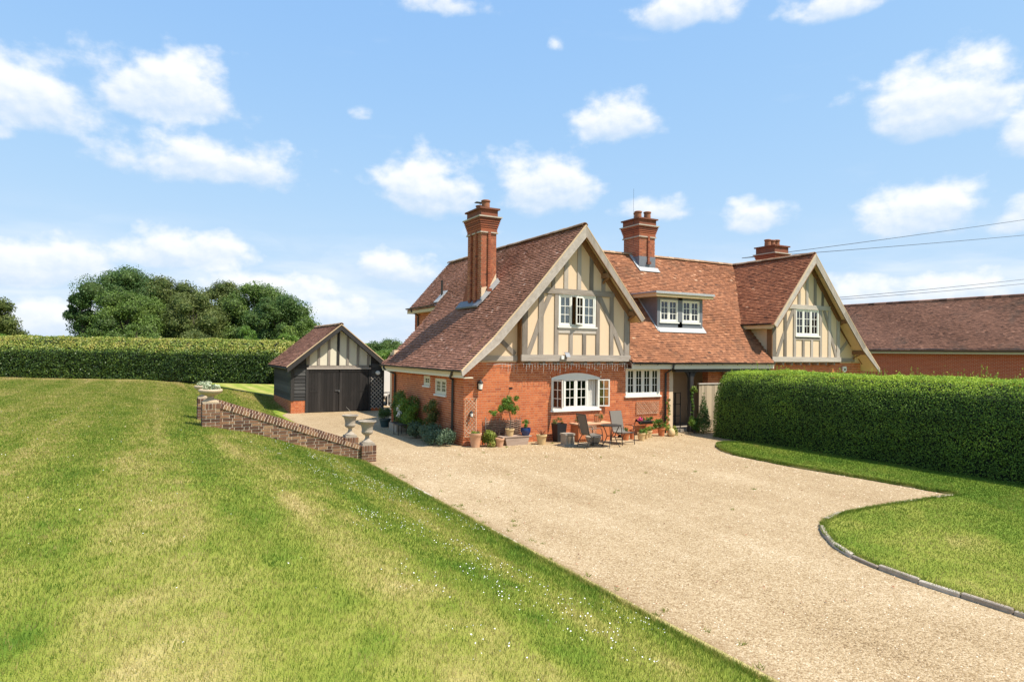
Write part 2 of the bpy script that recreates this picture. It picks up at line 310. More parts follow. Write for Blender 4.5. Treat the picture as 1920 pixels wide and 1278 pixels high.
# gravel: small stones told apart by colour and relief
gravel = bpy.data.materials.new('gravel'); gravel.use_nodes = True; g = gravel.node_tree; b = g.nodes['Principled BSDF']
geo = g.nodes.new('ShaderNodeNewGeometry')
vo = g.nodes.new('ShaderNodeTexVoronoi'); vo.inputs['Scale'].default_value = 58; g.links.new(geo.outputs['Position'], vo.inputs['Vector'])
sc_ = g.nodes.new('ShaderNodeSeparateColor'); g.links.new(vo.outputs['Color'], sc_.inputs[0])
nb = noise(g, geo.outputs['Position'], .55, 5, .6); nm = noise(g, geo.outputs['Position'], 5, 5, .65)
mpg = g.nodes.new('ShaderNodeMapping'); mpg.inputs['Scale'].default_value = (.95, .06, 1); g.links.new(geo.outputs['Position'], mpg.inputs[0])
trk = noise(g, mpg.outputs[0], 1.0, 4, .6); pat = noise(g, geo.outputs['Position'], .22, 4, .6)
tt = S(g, sc_.outputs[0])*.66-.08+(nb-.5)*.35+(nm-.5)*.36+.26+(trk-.5)*.42+(pat-.5)*.3
gc = ramp(g, tt.s, [(0, (.095, .058, .028)), (.18, (.23, .15, .072)), (.42, (.352, .25, .136)), (.72, (.455, .341, .203)), (1, (.63, .515, .36))])
dirt = sstep(g, noise(g, geo.outputs['Position'], .9, 7, .7), .6, .74)*.35
gx = g.nodes.new('ShaderNodeSeparateXYZ'); g.links.new(geo.outputs['Position'], gx.inputs[0])
ed = sstep(g, S(g, gx.outputs[0])+(nb-.5)*.7, 5.62, 5.2)*.6; dirt = mth(g, 'MAXIMUM', dirt, ed)
mxd = g.nodes.new('ShaderNodeMix'); mxd.data_type = 'RGBA'; g.links.new(dirt.s, mxd.inputs[0]); g.links.new(gc, mxd.inputs[6]); mxd.inputs[7].default_value = (.25, .165, .085, 1); gc = mxd.outputs[2]
g.links.new(gc, b.inputs['Base Color']); b.inputs['Roughness'].default_value = .9; b.inputs['Specular IOR Level'].default_value = .25
hb = mth(g, 'SUBTRACT', S(g, sc_.outputs[1])*.5+nm*.4, S(g, vo.outputs['Distance'])*.9)
bu = g.nodes.new('ShaderNodeBump'); bu.inputs['Strength'].default_value = .7; bu.inputs['Distance'].default_value = .012; g.links.new(hb.s, bu.inputs['Height']); g.links.new(bu.outputs[0], b.inputs['Normal'])
# turf under the blades
def turfmat(name, stops):
    m = bpy.data.materials.new(name); m.use_nodes = True; nt = m.node_tree; b = nt.nodes['Principled BSDF']
    at = nt.nodes.new('ShaderNodeAttribute'); at.attribute_name = 'tint'; geo = nt.nodes.new('ShaderNodeNewGeometry')
    n = noise(nt, geo.outputs['Position'], 9, 6, .7); n_ = noise(nt, geo.outputs['Position'], 55, 3, .7)
    col = ramp(nt, (S(nt, at.outputs['Fac'])+(n-.5)*.35+(n_-.5)*.5).s, stops); nt.links.new(col, b.inputs['Base Color'])
    b.inputs['Roughness'].default_value = .95; b.inputs['Specular IOR Level'].default_value = .1
    bu = nt.nodes.new('ShaderNodeBump'); bu.inputs['Strength'].default_value = .6; bu.inputs['Distance'].default_value = .03; nt.links.new((n_+n*.5).s, bu.inputs['Height']); nt.links.new(bu.outputs[0], b.inputs['Normal'])
    return m
turf = turfmat('turf', GR)
field = turfmat('field', [(0, (.08, .13, .02)), (1, (.2, .22, .06))])

# ------------------------------------------------------------------ terrain
def clamp01(a): return np.clip(a, 0, 1)
def vnoise(x, y, seed=0):
    """smooth value noise on arrays"""
    def h(i, j): return np.modf(np.abs(np.sin(i*127.1+j*311.7+seed*74.7)*43758.5453))[0]
    i, j = np.floor(x), np.floor(y); u, v = x-i, y-j; u = u*u*(3-2*u); v = v*v*(3-2*v)
    return (h(i, j)*(1-u)+h(i+1, j)*u)*(1-v)+(h(i, j+1)*(1-u)+h(i+1, j+1)*u)*v
def fbm(x, y, seed=0, o=4):
    s = 0; a = .5; t = 0
    for k in range(o): s = s+a*vnoise(x*2**k, y*2**k, seed+k); t += a; a *= .5
    return s/t
TOE = 5.22
def lawn_z(x, y):
    e = 2.9*clamp01((y-32.2)/7.0)
    t = (TOE+e-x)/(3.85+3.0*clamp01((y-23)/13))
    z = 1.27*np.where(t < .12, np.maximum(t, -.05)*.75+t*t*.8*(t > 0), np.where(t > .85, 1-.5*np.exp(-(t-.6)*3.6)*.6, t*1.02-.03))
    z = np.where(t < 0, t*1.0, np.clip(1.27*clamp01(t), 0, 1.27))
    # round off crest and toe
    s = .16
    z = z-1.27*s*.5*np.exp(-((t-1)/s)**2)+1.27*s*.25*np.exp(-(t/s)**2)*(t > -.3)
    return z+.035*(fbm(x*.35, y*.35, 3)-.5)*clamp01(t*2)+np.clip((-6-x)*.01, 0, .4)
def lawn_tint(x, y):
    st = .5+.5*np.sin((x+.35*np.sin(y*.11)+.25*fbm(x*.4, y*.25, 9))*2*math.pi/1.9)
    t = .47+.22*(st-.5)+.3*(fbm(x*.42, y*.22, 1)-.5)+.24*(fbm(x*1.7, y*1.2, 5)-.5)+.42*(fbm(x*6, y*5, 6, 3)-.5)+.4*(vnoise(x*19, y*19, 8)-.5)
    t = t-.3*clamp01((vnoise(x*3.1, y*3.1, 15)-.86)*9)                                   # plantain and clover
    d1 = np.exp(-((x-1.45-.25*np.sin(y*.25))/.26)**2)*clamp01((fbm(x*.9, y*.45, 21)-.32)*3)     # dry mower tracks
    d2 = np.exp(-((x+.55-.3*np.sin(y*.17+1))/.34)**2)*clamp01((fbm(x*.8, y*.4, 27)-.38)*3)
    d3 = np.exp(-((x+3.4-.03*y)/.5)**2)*clamp01((fbm(x*.8, y*.3, 31)-.36)*3)
    t = t+.34*d1+.28*d2+.26*d3+.22*clamp01((fbm(x*.55, y*.5, 45)-.5)*5)*clamp01((9-y)/5)*clamp01((2-x)/2)
    for xk, ph in ((-7.2, .3), (-5.9, 1.1), (-4.6, 2.0), (-2.9, .7), (-1.7, 2.6), (.3, 1.7), (2.3, .2)):                 # mower wheel lines
        t = t+.2*np.exp(-((x-xk-.22*np.sin(y*.12+ph)-.06*np.sin(y*.5+ph))/.10)**2)*clamp01(.35+1.6*(fbm(x*.7, y*.3, 55)-.35))
    far = clamp01((y-26)/14); t = t+.06*far
    edge = np.exp(-((x-(TOE-.55))/.42)**2)*(y < 17.6); t = t-.08*edge                      # lush uncut strip above the gravel
    bank = np.exp(-((x-3.2)/.9)**2); t = t-.04*bank
    bare = np.exp(-((x-(TOE-.04))/.12)**2)*(y < 17.4); t = t+.8*bare
    hb = np.exp(-(((y-46.9+(x+7.8)*.76))/1.6)**2); t = t+.25*hb
    return np.clip(t, 0, 1)
def grid_mesh(name, xs, ys, zf, tf):
    X, Y = np.meshgrid(xs, ys, indexing='ij'); Z = zf(X, Y); V = np.stack([X, Y, Z], -1).reshape(-1, 3)
    nx, ny = len(xs), len(ys); i, j = np.meshgrid(np.arange(nx-1), np.arange(ny-1), indexing='ij'); a = (i*ny+j).ravel()
    F = np.stack([a, a+ny, a+ny+1, a+1], 1); return np_mesh(name, V, F, tf(X, Y).ravel())
def smooth(o): o.data.polygons.foreach_set('use_smooth', [True]*len(o.data.polygons)); return o
xs = np.concatenate([np.linspace(-70, -14, 40), np.arange(-13.6, TOE, .3), np.arange(TOE, 12.1, .3)])
ys = np.concatenate([np.arange(-14, 52, .4), np.linspace(52.6, 75, 24)])
smooth(link('lawn', grid_mesh('lawn', xs, ys, lambda x, y: lawn_z(x, y)-.02, lawn_tint), turf, kind='structure', label='mown lawn sloping down to the gravel drive'))
# land out to the horizon
def field_z(x, y):
    d = np.hypot(x, y); a = np.degrees(np.arctan2(x, y))
    z = np.where(d < 95, -.6, -.6-4.0*clamp01((d-95)/90))
    z = z+1.5*clamp01((8-x)/14)*clamp01((y-42)/10)*clamp01((140-d)/40)
    return z+np.where(d > 190, (d-190)*.012+6*(fbm(x*.006, y*.006, 51)-.5), 0)
q = np.concatenate([-np.geomspace(3500, 60, 26), np.linspace(-50, 90, 36), np.geomspace(100, 3500, 26)])
q2 = np.concatenate([-np.geomspace(3500, 60, 20), np.linspace(-50, 200, 60), np.geomspace(210, 3500, 24)])
smooth(link('field', grid_mesh('field', q, q2, field_z, lambda x, y: fbm(x*.03, y*.03, 61)), field, kind='structure', label='open farmland reaching to the horizon'))
# gravel drive
def gravel_z(x, y): return .015*(fbm(x*.5, y*.5, 71)-.5)+.02*np.exp(-((x-7.1)/1.0)**2)*0
smooth(link('gravel_drive', grid_mesh('gravel_drive', np.arange(5.0, 30, .25), np.arange(-14, 46, .25), gravel_z, lambda x, y: x*0+.5), gravel, kind='structure', label='golden gravel drive and forecourt'))
# the lawn inside the curve of the drive, with the verge along the hedge
K = 1.0467
KP = [(8.856, 3.736), (8.895, 4.041), (8.892, 4.504), (8.905, 4.725), (8.906, 5.159), (9.036, 5.718), (9.205, 6.182), (9.453, 6.541), (9.967, 7.092), (10.4, 7.415), (10.818, 7.601), (11.436, 7.739), (12.548, 7.745), (13.518, 7.68), (14.53, 7.63), (15.186, 7.58)]
KP = [(x*K, y*K) for x, y in KP]
kerb_path = [(9.27, -12.0), (9.27, -6), (9.27, 0.), (9.27, 2.2)]+KP
vergeP = [(15.92, 8.0), (15.88, 8.8), (15.85, 9.9), (15.8, 10.7), (15.7, 11.9), (15.75, 13.2), (15.83, 14.35), (16.1, 15.1), (16.6, 15.8), (17.1, 16.25), (17.6, 16.4), (18.1, 16.1), (18.6, 15.9)]
isle = kerb_path+vergeP+[(22, 15.9), (34, 15.9), (34, -12)]
IZ = .05
def in_poly(x, y, P):
    c = np.zeros(x.shape, bool); n = len(P)
    for i in range(n):
        x1, y1 = P[i]; x2, y2 = P[(i+1) % n]
        if y1 == y2: continue
        c ^= ((y1 > y) != (y2 > y)) & (x < (x2-x1)*(y-y1)/(y2-y1)+x1)
    return c
def isle_tint(x, y):
    t = .36+.55*(fbm(x*.5, y*.5, 81)-.5)+.45*(fbm(x*1.8, y*1.6, 85)-.5)+.5*(fbm(x*6, y*6, 86, 3)-.5)+.35*(vnoise(x*19, y*19, 88)-.5)+.12*np.exp(-((x-11.5)/1.5)**2)
    t = t-.18*clamp01((x-15.3)/1.5)*(y > 7.5)
    return np.clip(t, 0, 1)
bm = bmesh.new(); vs = [bm.verts.new((x, y, IZ)) for x, y in isle]; fc = bm.faces.new(vs)
bmesh.ops.triangulate(bm, faces=[fc])
for _ in range(3): bmesh.ops.subdivide_edges(bm, edges=[e for e in bm.edges if e.calc_length() > 1.0], cuts=1, use_grid_fill=False)
bmesh.ops.triangulate(bm, faces=bm.faces[:])
if sum(f.normal.z for f in bm.faces) < 0: bmesh.ops.reverse_faces(bm, faces=bm.faces[:])
me = bpy.data.meshes.new('lawn_island'); bm.to_mesh(me); bm.free()
co = np.array([v.co[:] for v in me.vertices]); a = me.attributes.new('tint', 'FLOAT', 'POINT'); a.data.foreach_set('value', isle_tint(co[:, 0], co[:, 1]).astype(np.float32))
# skirt: thickness of the turf at its edge
link('lawn_island', me, turf, kind='structure', label='lawn inside the bend of the drive')
mb = MB()
for i in range(len(isle)-3):
    (x0, y0), (x1, y1) = isle[i], isle[i+1]; mb.add([(x0, y0, -.05), (x1, y1, -.05), (x1, y1, IZ), (x0, y0, IZ)], [(0, 1, 2, 3)], .7)
mb.build('turf_edge', turf, kind='structure')
# grass blades: denser and finer close by
def blades(name, n, keep, zf, tf, dmin, dmax, hgt, label, azr):
    azs = rng.uniform(R(azr[0]), R(azr[1]), n); d = rng.uniform(dmin, dmax, n); x = np.sin(azs)*d; y = np.cos(azs)*d
    k = keep(x, y); x, y, d = x[k], y[k], d[k]; n = len(x); z = zf(x, y)
    t = np.clip(tf(x, y)+rng.normal(0, .17, n), 0, 1); w = np.maximum(.0035, d/1000)*rng.uniform(.7, 1.3, n); h = hgt(x, y, d)*rng.uniform(.55, 1.35, n)
    th = rng.uniform(0, 2*math.pi, n); ln = rng.uniform(.1, .9, n)*h; la = rng.uniform(0, 2*math.pi, n)
    B = np.stack([x, y, z-.012], 1); T = np.stack([np.cos(th)*w/2, np.sin(th)*w/2, 0*w], 1)
    tip = B+np.stack([np.cos(la)*ln, np.sin(la)*ln, h+.012], 1)
    V = np.stack([B-T, B+T, tip], 1).reshape(-1, 3); F = np.arange(3*n).reshape(-1, 3)
    return link(name, np_mesh(name, V, F, np.repeat(t, 3)), grass_b, kind='stuff', label=label, cat='grass')
def keep_l(x, y):
    steps = (x > 1.4) & (x < 5.3) & (y > 17.85) & (y < 20.25); gar = (x > 5.9) & (x < 10.6) & (y > 32.8) & (y < 38.3)
    dist = (y-47.7+(x+7.8)*.76)/1.256
    bare = (fbm(x*.6, y*.55, 41) > .52) & (np.abs(x-(TOE-.1)) < .16) & (y < 17.4)
    return (x < TOE-.13+.06*(fbm(y*1.5, y*0, 33)-.5)+2.7*clamp01((y-33)/7)) & ~steps & ~gar & (dist < -.1+1.3*clamp01((x-.5)/2.5)) & ~bare
blades('lawn_grass', 1500000, keep_l, lawn_z, lawn_tint, 2.0, 56, lambda x, y, d: .016+.0006*d+.014*np.exp(-((x-(TOE-.5))/.4)**2)*(y < 17.6), 'short grass of the sloping lawn with dry mower tracks', (-16, 62))
blades('island_grass', 420000, lambda x, y: in_poly(x, y, isle) & (x < 19), lambda x, y: x*0+IZ, isle_tint, 3.5, 26, lambda x, y, d: .02+.0006*d, 'short grass inside the bend of the drive', (40, 76))
# daisies on the bank
n = 5200; x = rng.uniform(1.9, 4.9, n); y = rng.uniform(3.5, 17.2, n)
k = (fbm(x*1.1, y*.7, 91) > .50+.06*np.abs(x-3.6)) & (rng.random(n) < .38); x, y = x[k], y[k]
xe = rng.uniform(-9, 3, 260); ye = rng.uniform(4, 24, 260); x = np.concatenate([x, xe]); y = np.concatenate([y, ye]); n = len(x)
z = lawn_z(x, y)+.045; r_ = rng.uniform(.0045, .0075, n); V = []; 
ang = np.arange(6)*math.pi/3
V = np.stack([x[:, None]+np.cos(ang)*r_[:, None], y[:, None]+np.sin(ang)*r_[:, None], np.repeat(z[:, None], 6, 1)+rng.uniform(-.006, .006, (n, 6))], -1).reshape(-1, 3)
link('daisies', np_mesh('daisies', V, np.arange(6*n).reshape(-1, 6), np.full(6*n, .7)), petal, kind='stuff', label='white daisies scattered over the grass bank', cat='flowers')
# ragged growth leaning over the edges of the turf
def edge_blades(name, P, n, side, zf, tf, label):
    P = [np.array(p, float) for p in P]; sl_ = [np.linalg.norm(P[i+1]-P[i]) for i in range(len(P)-1)]; cu = np.cumsum([0]+sl_); s = rng.uniform(0, cu[-1], n)
    x = np.interp(s, cu, [p[0] for p in P]); y = np.interp(s, cu, [p[1] for p in P]); k = np.clip(np.searchsorted(cu, s)-1, 0, len(sl_)-1); D = np.array([(P[i+1]-P[i])/sl_[i] for i in range(len(sl_))])[k]
    w_ = .10*(fbm(s*1.7, s*0, 33)-.35)+.05*(fbm(s*6, s*0, 35)-.5); off = w_-np.abs(rng.normal(0, .06, n)); x = x+D[:, 1]*off*side; y = y-D[:, 0]*off*side
    d = np.hypot(x, y); z = zf(x, y); h = rng.uniform(.02, .075, n); wd = np.maximum(.005, d/900); th = rng.uniform(0, 6.28, n); la = rng.uniform(0, 6.28, n); ln = h*rng.uniform(.2, 1.1, n)
    B = np.stack([x, y, z-.01], 1); T = np.stack([np.cos(th)*wd/2, np.sin(th)*wd/2, 0*wd], 1); tip = B+np.stack([np.cos(la)*ln, np.sin(la)*ln, h], 1)
    V = np.stack([B-T, B+T, tip], 1).reshape(-1, 3); t = np.clip(tf(x, y)-.04+rng.normal(0, .15, n), 0, 1)
    link(name, np_mesh(name, V, np.arange(3*n).reshape(-1, 3), np.repeat(t, 3)), grass_b, kind='stuff', label=label, cat='grass')
edge_blades('edge_grass', [(TOE-.14, 1.5), (TOE-.14, 17.5)], 26000, 1, lambda x, y: np.maximum(lawn_z(x, y), .0), lawn_tint, 'longer grass leaning over the stone edging')
edge_blades('verge_grass', vergeP, 14000, -1, lambda x, y: np.where(in_poly(x, y, isle), IZ, .005), isle_tint, 'ragged grass edge of the verge beside the hedge')
edge_blades('kerb_grass', [p for p in kerb_path if p[1] > 1], 12000, -1, lambda x, y: x*0+IZ-.01, isle_tint, 'longer grass behind the curved kerb')
# kerb stones round the island, edging stones along the bank
def along(P, step):
    out = []; P = [np.array(p, float) for p in P]; seg = [np.linalg.norm(P[i+1]-P[i]) for i in range(len(P)-1)]; tot = sum(seg); s = 0
    def at(s):
        for i, l in enumerate(seg):
            if s <= l or i == len(seg)-1: return P[i]+(P[i+1]-P[i])*min(1, s/l)
            s -= l
    while s < tot-.1:
        e = min(tot, s+step*random.uniform(.85, 1.2)); out.append((at(s+.006), at(e-.006))); s = e
    return out
kerb = empty('kerb', label='curved kerb of grey stones edging the lawn island', cat='kerb')
vis = [p for p in kerb_path if p[1] > 1.9]
for p, q_ in along([(9.27, 1.0)]+vis, .62):
    d = q_-p; L = np.linalg.norm(d); d /= L; nn = np.array([-d[1], d[0]])*random.uniform(.06, .085); h = random.uniform(.045, .075); p = p+nn*random.uniform(-.12, .12)
    mb = MB(); mb.obox((*(p-nn*.35), -.06), (*(d*L), 0), (*nn, 0), (0, 0, h+.06), random.random())
    o = mb.build('kerb_stone', kerb_m, kerb); md = o.modifiers.new('b', 'BEVEL'); md.width = .012; md.segments = 1
edge = empty('edging', label='low pale stone edging between grass bank and gravel', cat='edging')
for p, q_ in along([(TOE-.01, 1.0), (TOE-.0, 17.4)], .9):
    if random.random() < .38: continue
    d = q_-p; mb = MB(); j = random.uniform(-.025, .02)
    mb.obox((p[0]+.0+j, p[1], -.05), (d[0], d[1], 0), (.095, 0, 0), (0, 0, .078+random.uniform(-.02, .012)), random.random())
    o = mb.build('edging_stone', edging_m, edge); md = o.modifiers.new('b', 'BEVEL'); md.width = .01; md.segments = 1
# loose pebbles lying proud of the gravel
n = 26000; az_ = rng.uniform(R(18), R(72), n); d = rng.uniform(4.5, 22, n); x = np.sin(az_)*d; y = np.cos(az_)*d
k = (x > TOE+.05) & ~in_poly(x, y, isle) & (y < 19.2) & (x < 18); x, y, d = x[k], y[k], d[k]; n = len(x); s = rng.uniform(.006, .013, n)*np.maximum(1, d/12)
base = np.array([(1, 0, 0), (0, 1, 0), (-1, 0, 0), (0, -1, 0), (0, 0, .8)]); fz = np.array([(0, 1, 4), (1, 2, 4), (2, 3, 4), (3, 0, 4)])
an = rng.uniform(0, 6.28, n); ca, sa = np.cos(an), np.sin(an); bx = base[None]*s[:, None, None]*rng.uniform(.6, 1.3, (n, 5, 1))
V = np.stack([x[:, None]+ca[:, None]*bx[..., 0]-sa[:, None]*bx[..., 1], y[:, None]+sa[:, None]*bx[..., 0]+ca[:, None]*bx[..., 1], .001+gravel_z(x, y)[:, None]+bx[..., 2]], -1).reshape(-1, 3)
F = (np.arange(n)[:, None, None]*5+fz[None]).reshape(-1, 3)
peb = pmat('pebble', [(0, (.2, .13, .07)), (.4, (.4, .28, .16)), (.8, (.56, .43, .28)), (1, (.74, .64, .5))], .85, 3, .1, bump=0)
link('pebbles', np_mesh('pebbles', V, F, np.repeat(rng.random(n), 5)), peb, kind='stuff', label='loose pebbles over the gravel drive', cat='gravel')

# ------------------------------------------------------------------ foliage helpers
def leaf_mesh(name, P, N, size, tint, flop=.6, asp=.55):
    """one pointed four-sided leaf per point, facing roughly along N"""
    n = len(P); N = N/np.linalg.norm(N, axis=1, keepdims=True)+rng.normal(0, flop, (n, 3)); N /= np.linalg.norm(N, axis=1, keepdims=True)
    A = np.cross(N, rng.normal(0, 1, (n, 3))); A /= np.linalg.norm(A, axis=1, keepdims=True)+1e-9; B = np.cross(N, A)
    s = size*rng.uniform(.65, 1.3, n); s = s[:, None]
    V = np.stack([P-A*s*.5, P+B*s*asp*.5+N*s*.06, P+A*s*.5, P-B*s*asp*.5+N*s*.06], 1).reshape(-1, 3)
    return np_mesh(name, V, np.arange(4*n).reshape(-1, 4), np.repeat(np.clip(tint, 0, 1), 4))
def sph(n):
    v = rng.normal(0, 1, (n, 3)); return v/np.linalg.norm(v, axis=1, keepdims=True)
def blob_leaves(blobs, n, rmin=.72, squash=1., up=.0, bvar=.22):
    P = []; N = []; T = []; w = np.array([b[1]**2 for b in blobs]); w = w/w.sum(); bt = rng.normal(.5, bvar, len(blobs))
    for i, (c, r) in enumerate(blobs):
        k = max(6, int(n*w[i])); d = sph(k); d[:, 2] += up; d /= np.linalg.norm(d, axis=1, keepdims=True)
        lump = 1+.16*np.sin(d[:, 0]*7+i)*np.sin(d[:, 1]*8+2*i)*np.sin(d[:, 2]*7)
        rr_ = r*rng.uniform(rmin, 1.04, k)*lump; P.append(np.array(c)+d*rr_[:, None]*np.array([1, 1, squash])); N.append(d); T.append(bt[i]+rng.normal(0, .17, k))
    return np.concatenate(P), np.concatenate(N), np.concatenate(T)

# ------------------------------------------------------------------ brick and tile makers
BH, BC = .065, .079
def brick_spans(w, row, holes, z0, z1, u_off=0.):
    """Flemish bond: stretcher, header, stretcher ... cut round openings; yields (u0, u1)"""
    pos = -.34+(.169 if row % 2 else 0)+u_off; hdr = False; free = []
    blk = [(h[0], h[1]) for h in holes if min(z1, h[3])-max(z0, h[2]) > .5*(z1-z0)]
    while pos < w:
        L = .1025 if hdr else .215; a, b = max(0, pos), min(w, pos+L); pos += L+.01; hdr = not hdr
        segs = [(a, b)]
        for h0, h1 in blk: segs = [s for x0, x1 in segs for s in ((x0, min(x1, h0-.004)), (max(x0, h1+.004), x1)) if s[1]-s[0] > .02]
        for s in segs:
            if s[1]-s[0] > .025: yield s
def btint(): return min(1, max(0, random.gauss(.55, .14)))
def bricks(mb, O, U, N, w, h, holes=(), proud=.006, keep=None, collect=None, clip=None):
    O, U, N = V3(O), V3(U), V3(N); row = 0; z = 0.
    while z+BH*.6 < h:
        zt = min(h, z+BH)
        for a, b in brick_spans(w, row, holes, z, zt):
            if clip and not clip((a+b)/2, (z+zt)/2): continue
            t = btint()
            if collect is not None: collect.append((a, b, z, zt, t))
            else: mb.obox(O+U*a+V3(0, 0, z), U*(b-a), V3(0, 0, zt-z), N*proud, t, skip=(0,))
        z += BC; row += 1
def panel(mb, O, U, N, w, h, holes, thick, tint=.5):
    """wall slab behind the brick faces with its openings left free"""
    O, U, N = V3(O), V3(U), V3(N); us = sorted({0, w, *[min(w, max(0, x)) for q in holes for x in q[:2]]}); zs = sorted({0, h, *[min(h, max(0, x)) for q in holes for x in q[2:4]]})
    for i in range(len(us)-1):
        run = None
        for j in range(len(zs)-1):
            cu, cz = (us[i]+us[i+1])/2, (zs[j]+zs[j+1])/2
            if any(q[0] < cu < q[1] and q[2] < cz < q[3] for q in holes):
                if run is not None: mb.obox(O+U*us[i]+V3(0, 0, zs[run])-N*thick, U*(us[i+1]-us[i]), V3(0, 0, zs[j]-zs[run]), N*thick, tint); run = None
            elif run is None: run = j
        if run is not None: mb.obox(O+U*us[i]+V3(0, 0, zs[run])-N*thick, U*(us[i+1]-us[i]), V3(0, 0, zs[-1]-zs[run]), N*thick, tint)
def tiles(pos, wu, lv, inside=None, gauge=.1, tw=.165, seed=1, sag=.010, nose=.036):
    """plain tiles: every tile its own slab with a visible nose, laid in broken bond, a little uneven"""
    rg = random.Random(seed); mb = MB(); j = 0; v = 0.
    while v < lv-.02:
        off = (tw/2 if j % 2 else 0)+rg.uniform(-.008, .008); u = -off
        while u < wu:
            a, b = max(0, u), min(wu, u+tw-.003); u += tw
            if b-a < .03: continue
            if inside and not inside((a+b)/2, v+gauge/2): continue
            wv = sag*math.sin(a*1.3+j*.37+seed)+.006*math.sin(a*4.1+j*1.7)
            h0 = nose+.007*math.sin(a*.7+v*1.3+seed)+rg.uniform(-.005, .007)+(.012 if rg.random() < .03 else 0); h1 = .010; s = rg.uniform(-.004, .004); dv = wv+rg.uniform(-.004, .004); vt = min(lv+.03, v+gauge+.025)
            t = min(1, max(0, rg.gauss(.5, .135)+(.3 if rg.random() < .025 else 0)-(.22 if rg.random() < .03 else 0)))
            p = [pos(a, v+dv, h0+s), pos(b, v+dv, h0-s), pos(b, vt+wv, h1), pos(a, vt+wv, h1), pos(a, v+dv, h0+s-nose+.004), pos(b, v+dv, h0-s-nose+.004)]
            mb.add(p, [(0, 1, 2, 3), (4, 5, 1, 0)], t)
        v += gauge; j += 1
    return mb
def plane_pos(O, U, V):
    O, U, V = V3(O), V3(U), V3(V); N = np.cross(U, V)
    return lambda u, v, h: O+U*u+V*v+N*h
def ridge_tiles(p0, p1, parent, r=.13, L=.31, mat=ridge_m):
    p0, p1 = V3(p0), V3(p1); D = p1-p0; n = max(1, int(np.linalg.norm(D)/L)); d = D/np.linalg.norm(D); side = np.cross(d, V3(0, 0, 1)); side /= np.linalg.norm(side)
    variants = []
    for t in (.2, .45, .6, .8):
        mb = MB(); L_ = np.linalg.norm(D)/n; vs = []
        for e in (0.004, L_-.004):
            for rad in (r, r-.02):
                for k in range(7):
                    a = math.pi*(k/6)*.92+.04*math.pi; vs.append(d*e+side*math.cos(a)*rad+V3(0, 0, math.sin(a)*rad*.92-.055))
        fs = []
        for k in range(6): fs += [(k, k+1, 15+k, 14+k), (7+k, 21+k, 22+k, 8+k), (k, 7+k, 8+k, k+1), (14+k, 15+k, 22+k, 21+k)]
        mb.add(vs, fs, t); me = mb.mesh('ridge_tile'); me.materials.append(mat); variants.append(me)
    for i in range(n):
        o = bpy.data.objects.new('ridge_tile', random.choice(variants)); C.objects.link(o); o.parent = parent; o.location = p0+D*(i/n)+V3(0, 0, random.uniform(-.006, .006))
def beam(mb, p0, p1, w, d, nrm, tint=None):
    """square timber from p0 to p1, width w in the wall's plane, standing d proud along nrm"""
    p0, p1, nrm = V3(p0), V3(p1), V3(nrm); a = p1-p0; s = np.cross(a/np.linalg.norm(a), nrm)*w
    return mb.obox(p0-s/2, a, s, nrm*d, random.random() if tint is None else tint)

